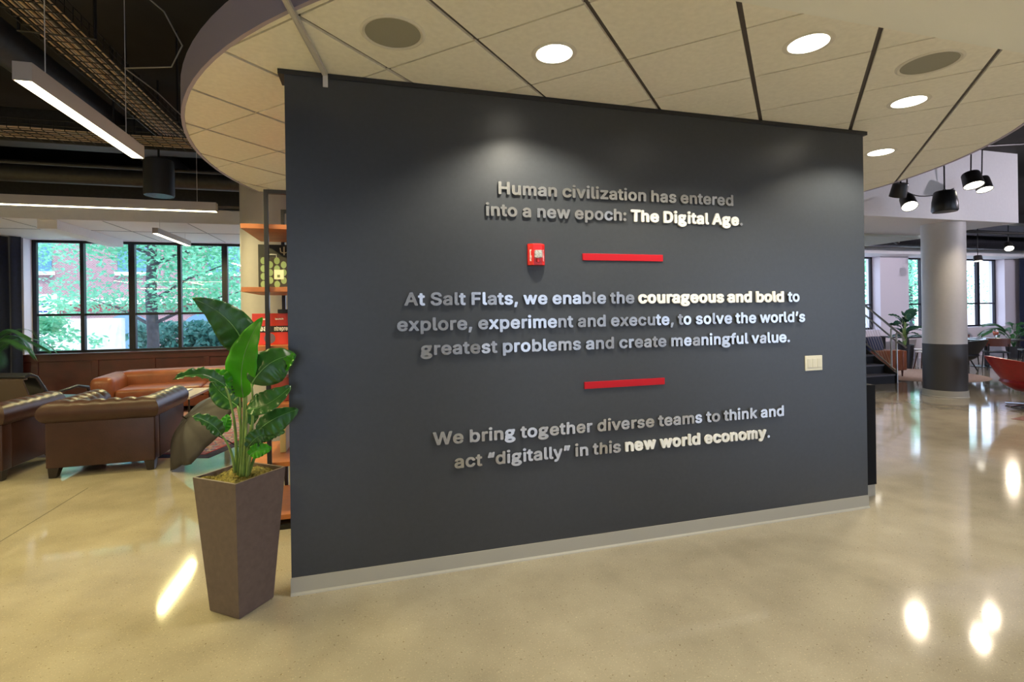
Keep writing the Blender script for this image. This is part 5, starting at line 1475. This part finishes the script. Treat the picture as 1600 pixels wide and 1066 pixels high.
dining_chair('brown-backed dining chair on the near side of the round table, beside the column', 15.15, 8.95, radians(-45))
dining_chair('brown-backed dining chair at the round table, cut by the edge of the picture', 16.45, 8.95, radians(42))
dining_chair('brown-backed dining chair on the window side of the round table', 16.2, 10.30, radians(150))
tag(MB().box(-.16, .16, -.11, .11, 0, .012, bev=.002).build('paper_stack', mat('white_paper', (.78, .76, .74), .5), loc=(15.95, 9.35, .7355)), 'stack of white paper lying on the round table', 'paper')
tag(MB().box(-.13, .13, -.09, .09, 0, .02, bev=.003).build('laptop', mat('grey_laptop', (.35, .36, .38), .3, metal=.5), loc=(15.75, 9.75, .7355)), 'closed grey laptop lying on the round table', 'laptop')
t = thing('drink_glass', 'glass of orange drink on the round table', 'glass', (15.72, 9.28, .7355))
t.scale = (1.35, 1.35, 1.5)
MB().lathe([(.035, 0), (.012, .006), (.010, .05), (.038, .075), (.045, .13), (.040, .17)], 20, cap=False).build('goblet', mat('clear_glass', (.9, .9, .9), .05, trans=.9), t, smooth=True)
MB().lathe([(.001, .07), (.034, .078), (.041, .128), (.001, .130)], 20, cap=False).build('drink', mat('orange_drink', (.7, .13, .03), .3), t, smooth=True)


def stool(label, x, y, h, white):
    t = thing('stool', label, 'stool', (x, y, .008))
    MB().lathe([(.001, h - .03), (.15, h - .03), (.17, h - .012), (.16, h), (.001, h)], 28, cap=False).build('seat', WHITE, t, smooth='auto')
    for k in range(4):
        a = pi / 4 + k * pi / 2
        MB().tube([(cos(a) * .10, sin(a) * .10, h - .03), (cos(a) * .19, sin(a) * .19, 0)], .013, 8).build('leg', mat('walnut', (.07, .022, .012), .4) if not white else STAIN, t)


p_ = pt(1446, 582, 9.6)
q_ = EYE + ray(1447, 580) * (-1.608 / ray(1447, 580).z)
stool('white-topped stool with dark wooden legs on the straw rug beside the white column', 13.63, 9.62, .46, False)
stool('white-topped stool with thin steel legs in front of the long black table', 14.30, 10.25, .46, True)

def tub_chair(name, label, x, y, rz, m, sc, base):
    """moulded tub: back at -y, open towards +y"""
    t = thing(name, label, 'armchair', (x, y, .008), rz)
    n = 40
    rows_o, rows_i = [], []
    zs, = [0],
    NV = 9
    for i in range(n + 1):
        a = -pi * .5 - pi * .80 + 2 * pi * .80 * i / n            # wraps the back, open in front
        k = abs(i / n - .5) * 2                                   # 0 at the back, 1 at the arm fronts
        top = .80 - .22 * k ** 1.6
        ro, ri = [], []
        for j in range(NV + 1):
            v = j / NV
            z = .27 + (top - .27) * v
            R = .16 + (.40 - .02 * k) * (v ** .62) * (1 - .10 * k)
            ro.append(Vector((cos(a) * R, sin(a) * R * .95, z)))
            Ri = R - .055 + .01 * v
            ri.append(Vector((cos(a) * Ri, sin(a) * Ri * .95, max(z + .03 - .01 * v, .36) if v < 1 else z)))
        rows_o.append(ro + list(reversed(ri)))
    MB().loft(rows_o, cu=True, cap=True).build('shell', m, t, smooth='auto')
    MB().lathe([(.001, .26), (.17, .262), (.30, .34), (.36, .40), (.34, .445), (.001, .45)], 32, cap=False).build('seat', m, t, smooth='auto')
    if base:
        MB().tube([(0, 0, .05), (0, 0, .27)], .03, 12).build('column', CHROME, t, smooth='auto')
        for k in range(4):
            a = k * pi / 2 + .5
            MB().tube([(0, 0, .055), (cos(a) * .36, sin(a) * .36, .018)], [.026, .014], 8).build('star_foot', CHROME, t, smooth='auto')
    else:
        for sx in (-1, 1):
            for sy in (-1, 1):
                MB().tube([(sx * .14, sy * .14, .30), (sx * .25, sy * .25, 0)], .016, 8).build('leg', STEEL, t)
    for c in t.children:
        pass
    t.scale = (sc, sc, sc)
    return t


tub_chair('tub_armchair', 'red leather tub armchair on a chrome star base, cut by the edge of the picture', 9.90, 5.40, radians(-128), REDL, 1.0, True)
tub_chair('tub_armchair', 'black leather tub chair half hidden behind the white column', 14.02, 9.02, radians(12), mat('black_chair_leather', (.010, .011, .014), .4), 1.0, False)
t = thing('patterned_rug', 'corner of a reddish woven rug under the red armchair', 'rug', (8.72, 4.98, 0), radians(10))
MB().box(0, 2.2, -2.0, 0, .0005, .003).build('field', mat('brick_rug', (.15, .065, .05), .95, noise=.4, nscale=25), t)
palm('blue-green palm in front of the navy curtain at the dining end', 18.9, 10.7, 1.12, 13, 9, reach=.85)

# hanging stage lamps and the speaker in front of the white beam
def stage_lamp(px, py, y, label, lit, tilt, az, r=.105, L=.20, grp='black hanging lamps beside the white beam', watts=None):
    p = pt(px, py, y)
    t = thing('stage_lamp', label, 'spotlight', p, 0, grp)
    d = Vector((sin(tilt) * cos(az), sin(tilt) * sin(az), -cos(tilt)))
    q = d.to_track_quat('Z', 'Y').to_matrix().to_4x4()
    MB().lathe([(.001, -L / 2), (r * .86, -L / 2), (r * .92, -L * .4), (r, L / 2), (r * .95, L / 2), (r * .93, L * .38), (.001, L * .36)], 28, mtx=q, cap=False).build('shade', mat('lamp_black', (.02, .018, .018), .35), t, smooth='auto')
    MB().lathe([(r * .92, L * .40), (r * .92, L * .44)], 28, mtx=q).build('lens', GLOW if lit else mat('dark_lens', (.03, .035, .06), .15), t)
    MB().tube([-d * L * .45, Vector((0, 0, L * .62)) - d * L * .3, Vector((0, 0, 4.35 - p.z))], .010, 6).build('drop_rod', STEEL, t)
    if lit:
        o = light('stage_lamp_light', 'SPOT', d * L * .47, watts or SPOT_W, (1, .84, .62), t, target=d * 3, spot_size=radians(110), spot_blend=.5, shadow_soft_size=.07)
    return t


stage_lamp(1405, 297, 5.45, 'black hanging stage lamp turned away, nearest the end of the charcoal wall', False, radians(25), radians(70), L=.19)
stage_lamp(1419, 316, 5.75, 'lit black hanging stage lamp facing the viewer, left of the hanging speaker', True, radians(38), radians(235))
stage_lamp(1519, 281, 5.45, 'lit black hanging stage lamp, larger front one of the overlapping pair', True, radians(20), radians(245), r=.125, L=.21)
stage_lamp(1536, 288, 5.9, 'lit black hanging stage lamp half behind the larger one of the pair', True, radians(20), radians(245), r=.11, L=.22)
p_ = pt(1476, 315, 5.5)
t = thing('hanging_speaker', 'black bell-shaped loudspeaker hanging on a rod in front of the white beam', 'speaker', p_)
MB().lathe([(.001, -.155), (.150, -.155), (.162, -.135), (.155, 0), (.130, .14), (.115, .155), (.001, .16)], 32, cap=False).build('body', mat('speaker_black', (.012, .012, .013), .35), t, smooth='auto')
MB().tube([(-.04, 0, .15), (0, 0, .20), (.04, 0, .15)], .006, 6).build('yoke', STEEL, t)
MB().tube([(0, 0, .20), (0, 0, 4.35 - p_.z)], .011, 6).build('drop_rod', STEEL, t)
a_, c_, d_ = pt(1430, 278, 5.5), pt(1455, 305, 5.5), pt(1520, 288, 5.5)
tag(MB().tube([a_ + Vector((0, 0, .1))] + [bez(a_, c_ - Vector((0, 0, .12)), d_, i / 12) for i in range(13)], .008, 6).build('power_cable', BLACK, smooth=True, loc=(0, .26, 0)), 'black power cable sagging between the stage lamps', 'cable')
tag(MB().tube([pt(1380, 285, 5.6) + Vector((0, 0, .45)), pt(1600, 225, 5.6)], .022, 8).build('lighting_bar', STEEL), 'black lighting bar along the white beam behind the round ceiling edge', 'bar')
stage_lamp(1576, 385, 9.6, 'bright hanging stage lamp far off under the dark ducts at the dining side', True, radians(45), radians(220), r=.10, grp='far lamps over the dining tables')
stage_lamp(1528, 404, 10.1, 'dim hanging lamp in front of the dining windows beside the column', True, radians(8), radians(240), r=.10, L=.16, grp='far lamps over the dining tables', watts=60)
stage_lamp(1398, 376, 9.9, 'small hanging lamp between the stairs and the white column', True, radians(60), radians(330), r=.06, L=.2, grp='far lamps over the dining tables', watts=60)
t = thing('tube_lamp', 'glowing tube lamp just past the end of the charcoal wall', 'lamp', pt(1362, 378, 9.9))
MB().tube([(-.35, 0, 0), (.16, 0, 0)], .03, 12).build('tube', GLOW, t, smooth='auto')
MB().tube([(-.1, 0, .03), (-.1, 0, 4.35 - t.location.z)], .006, 6).build('hanger', STEEL, t)
tag(MB().tube([(11.8, 10.6, 3.48), (24, 10.6, 3.48)], .20, 24).build('spiral_duct', mat('spiral_duct_metal', (.03, .03, .036), .4, metal=.6, bump=.4, bscale=12), smooth='auto'), 'large black round duct above the dining windows', 'duct')
tag(MB().tube([(11.5, 9.4, 3.55), (24, 9.4, 3.55)], .045, 12).build('ceiling_pipe', DUCT, smooth='auto'), 'black pipe above the dining tables in front of the round duct', 'pipe')
tag(MB().box(11.6, 24, 8.2, 8.5, 3.55, 3.75).build('ceiling_duct', DUCT), 'flat black duct past the end of the white beam', 'duct')

def added_wash_lamp(loc, target, label, watts):
    t = thing('stage_lamp', label, 'spotlight', loc, 0, 'added unseen black lamps washing the dining side')  # same name as the visible lamps; each built here is added out of view
    d = (Vector(target) - Vector(loc)).normalized()
    q = d.to_track_quat('Z', 'Y').to_matrix().to_4x4()
    MB().lathe([(.001, -.12), (.09, -.12), (.10, .12), (.094, .12), (.09, .08), (.001, .078)], 24, mtx=q, cap=False).build('shade', mat('lamp_black', (.02, .018, .018), .35), t, smooth='auto')
    MB().lathe([(.09, .085), (.09, .09)], 24, mtx=q).build('lens', GLOW, t)
    MB().tube([-d * .08, (0, 0, 4.35 - loc[2])], .010, 6).build('drop_rod', STEEL, t)
    light('stage_lamp_light', 'SPOT', d * .1, watts, (.97, .88, 1.0), t, target=d * 3, spot_size=radians(120), spot_blend=.6, shadow_soft_size=.06)  # lilac tint stands in for daylight on the piers


added_wash_lamp((12.6, 3.6, 3.7), (8.8, 6.3, 3.5), 'added unseen black stage lamp washing the white beam from beyond the red armchair', 260)  # out of view, added to light the beam face, assumed from a lamp shadow
added_wash_lamp((12.2, 6.4, 3.5), (14.5, 11.7, 1.6), 'added unseen stage lamp washing the dining windows from beside the white column', 420)  # out of view, added to brighten the window piers
added_wash_lamp((17.6, 6.6, 3.5), (18.5, 11.7, 1.4), 'added unseen stage lamp washing the far dining windows', 420)  # second unseen lamp added for the brightness of the piers

# ================================================================== OUTDOORS
struct(MB().box(-60, 80, 12.25, 70, -.6, -.35).build('ground_street', mat('pale_pavement', (.42, .42, .42), .9, noise=.1, nscale=1)))
struct(MB().box(-60, 80, -40, -7.25, -.6, -.35).build('ground_rear', mat('pale_pavement', (.42, .42, .42), .9, noise=.1, nscale=1)))
BARK = mat('tree_bark', (.065, .060, .075), .9, noise=.3, nscale=8, bump=.5, bscale=20)
FOL = leafmat('street_leaves', (.16, .43, .28), .5, .5)


def tree(label, x, y, h, r0_, crown, seed, nleaf=5200, low=1.2):
    t = thing('street_tree', label, 'tree', (x, y, -.35), 0, 'street trees outside the windows')
    r = random.Random(seed)
    b = MB()
    zf = h * .36
    b.tube([(0, 0, 0), (.03, 0, zf * .5), (-.02, .02, zf), (.06, 0, h * .62), (.02, 0, h * .95)], [r0_, r0_ * .9, r0_ * .85, r0_ * .55, r0_ * .12], 12)
    ends = []
    for k in range(11):
        a = r.uniform(0, 2 * pi)
        z = r.uniform(zf * .62, h * .75)
        L = crown * r.uniform(.55, 1)
        d = Vector((cos(a), sin(a), 0))
        p0 = Vector((0, 0, z))
        p1 = p0 + d * L * .5 + Vector((0, 0, L * .22))
        p2 = p0 + d * L + Vector((0, 0, L * .35))
        rr = r0_ * .32
        b.tube([p0, p1, p2], [rr, rr * .6, rr * .2], 7)
        for q in range(6):
            ends.append(p0.lerp(p2, .35 + .65 * q / 5) + Vector((r.gauss(0, .3), r.gauss(0, .3), r.gauss(0, .2))))
    b.build('trunk', BARK, t, smooth='auto')
    b = MB()
    for k in range(nleaf):
        c = r.choice(ends)
        p = c + Vector((r.gauss(0, crown * .22), r.gauss(0, crown * .22), r.gauss(0, crown * .13)))
        if p.z < low:
            p.z = low + r.uniform(0, .5)
        s_ = r.uniform(.045, .10)
        u = Vector((r.gauss(0, 1), r.gauss(0, 1), r.gauss(0, .5))).normalized() * s_
        v = u.cross(Vector((r.gauss(0, 1), r.gauss(0, 1), r.gauss(0, 1)))).normalized() * s_ * .42
        b.bm.faces.new([b.bm.verts.new(q) for q in (p - u, p + v, p + u, p - v)])
    stuff(b.build('foliage', FOL, t))


tree('street tree with a thick forked trunk outside the lounge windows', -6.0, 16.6, 7.5, .165, 3.0, 2, 13000, 2.1)
tree('small street tree beside the white wall outside the lounge windows', -7.75, 14.1, 3.6, .06, .62, 5, 2600, 1.0)
tree('leafy street tree across the road beyond the bookshelf', -2.2, 19.5, 7.5, .16, 3.2, 8, 15000, 1.0)
tree('leafy street tree across the road towards the brick building corner', -13.5, 21.5, 7.5, .16, 2.8, 12, 13000, 2.2)
tree('street tree outside the dining windows beyond the leafy plant', 20.5, 18.0, 6.5, .16, 2.6, 21, 9000, 2.0)
tree('street tree outside the dining windows beside the navy curtain', 27.5, 20.0, 7.0, .16, 2.8, 23, 9000, 1.0)
b = MB()
rng = random.Random(31)
for k in range(13000):
    p = Vector((rng.uniform(-8.2, 3), 21.5 + rng.gauss(0, .5), rng.uniform(-.3, 1.45)))
    s_ = rng.uniform(.08, .16)
    u = Vector((rng.gauss(0, 1), rng.gauss(0, 1), rng.gauss(0, 1))).normalized() * s_
    v = u.cross(Vector((rng.gauss(0, 1), rng.gauss(0, 1), rng.gauss(0, 1)))).normalized() * s_ * .5
    b.bm.faces.new([b.bm.verts.new(q) for q in (p - u, p + v, p + u, p - v)])
stuff(tag(b.build('hedge', leafmat('hedge_leaves', (.05, .17, .15), .3, .5)), 'blue-green hedge across the street outside the lounge windows', 'hedge'))
PALE = mat('pale_render', (.82, .80, .76), .8, noise=.04, nscale=3)
tag(MB().box(pt(55, 500, 15.9).x, pt(189, 500, 15.9).x, 15.9, 16.15, -.35, 1.62).build('garden_wall', PALE, bev=.01), 'low white wall outside the lounge windows', 'wall')
tag(MB().box(17, 40, 21.5, 21.8, -.35, 1.9).build('garden_wall', PALE, bev=.01), 'long white wall outside the dining windows', 'wall')


def brick_mat():
    m = mat('red_brick', (.36, .16, .17), .9)
    nt = m.node_tree
    tc = nt.nodes.new('ShaderNodeTexCoord')
    mp = nt.nodes.new('ShaderNodeMapping')
    mp.inputs['Rotation'].default_value = (pi / 2, 0, 0)
    bt = nt.nodes.new('ShaderNodeTexBrick')
    bt.inputs['Scale'].default_value = 5
    bt.inputs['Color1'].default_value = (.33, .17, .19, 1)
    bt.inputs['Color2'].default_value = (.27, .13, .15, 1)
    bt.inputs['Mortar'].default_value = (.5, .42, .44, 1)
    nt.links.new(tc.outputs['Object'], mp.inputs[0])
    nt.links.new(mp.outputs[0], bt.inputs['Vector'])
    nt.links.new(bt.outputs['Color'], nt.nodes['Principled BSDF'].inputs[0])
    return m


t = thing('brick_building', 'red brick building with arched ground-floor windows across the street', 'building', (-10.5, 26, -.35))
MB().box(-6, 6, 0, 5, 0, 9).build('brick_wall', brick_mat(), t)
MB().box(-6.1, 6.1, -.18, 0, 2.60, 2.85).build('cornice', PALE, t)
MB().box(-6.05, 6.05, -.10, 0, 2.30, 2.60).build('frieze', mat('maroon_band', (.28, .05, .07), .8), t)
BG = mat('blue_glass', (.10, .22, .33), .1)
for x in (-3.0, .2, 3.2):
    w_ = MB().prism([(x - .9, .6)] + [(x + .9 * cos(a), 1.45 + .7 * sin(a)) for a in [pi * k / 12 for k in range(12, -1, -1)]][::1] + [(x + .9, .6)], -.06, -.002, mtx=Matrix(((1, 0, 0, 0), (0, 0, 1, 0), (0, 1, 0, 0), (0, 0, 0, 1)))).build('window', BG, t)
for x in (-3.2, .5, 4.0):
    w_ = MB().box(x - .65, x + .65, -.05, -.002, 4.0, 6.0).build('window', BG, t)
    MB().box(x - .75, x + .75, -.14, -.002, 3.85, 3.998).build('window_sill', PALE, t)
# board on the pane
p_ = pt(73, 460, 16.0)
t = thing('street_sign', 'white sign board with small blue marks outside the first lounge pane', 'sign', (p_.x, 16.0, -.35))
MB().box(-.22, .22, -.015, .015, 2.0, 2.62, bev=.004).build('board', PALE, t)
MB().tube([(0, .03, 0), (0, .03, 2.5)], .025, 8).build('post', STAIN, t)
BM_ = mat('blue_sign_paint', (.03, .06, .25), .5)
for x, z, w_ in ((-.10, 2.36, .05), (.02, 2.37, .04), (-.12, 2.17, .05), (-.02, 2.17, .05), (.09, 2.17, .05)):
    MB().box(x - w_, x + w_ * .7, -.018, -.0155, z - .022, z + .022).build('marking', BM_, t)
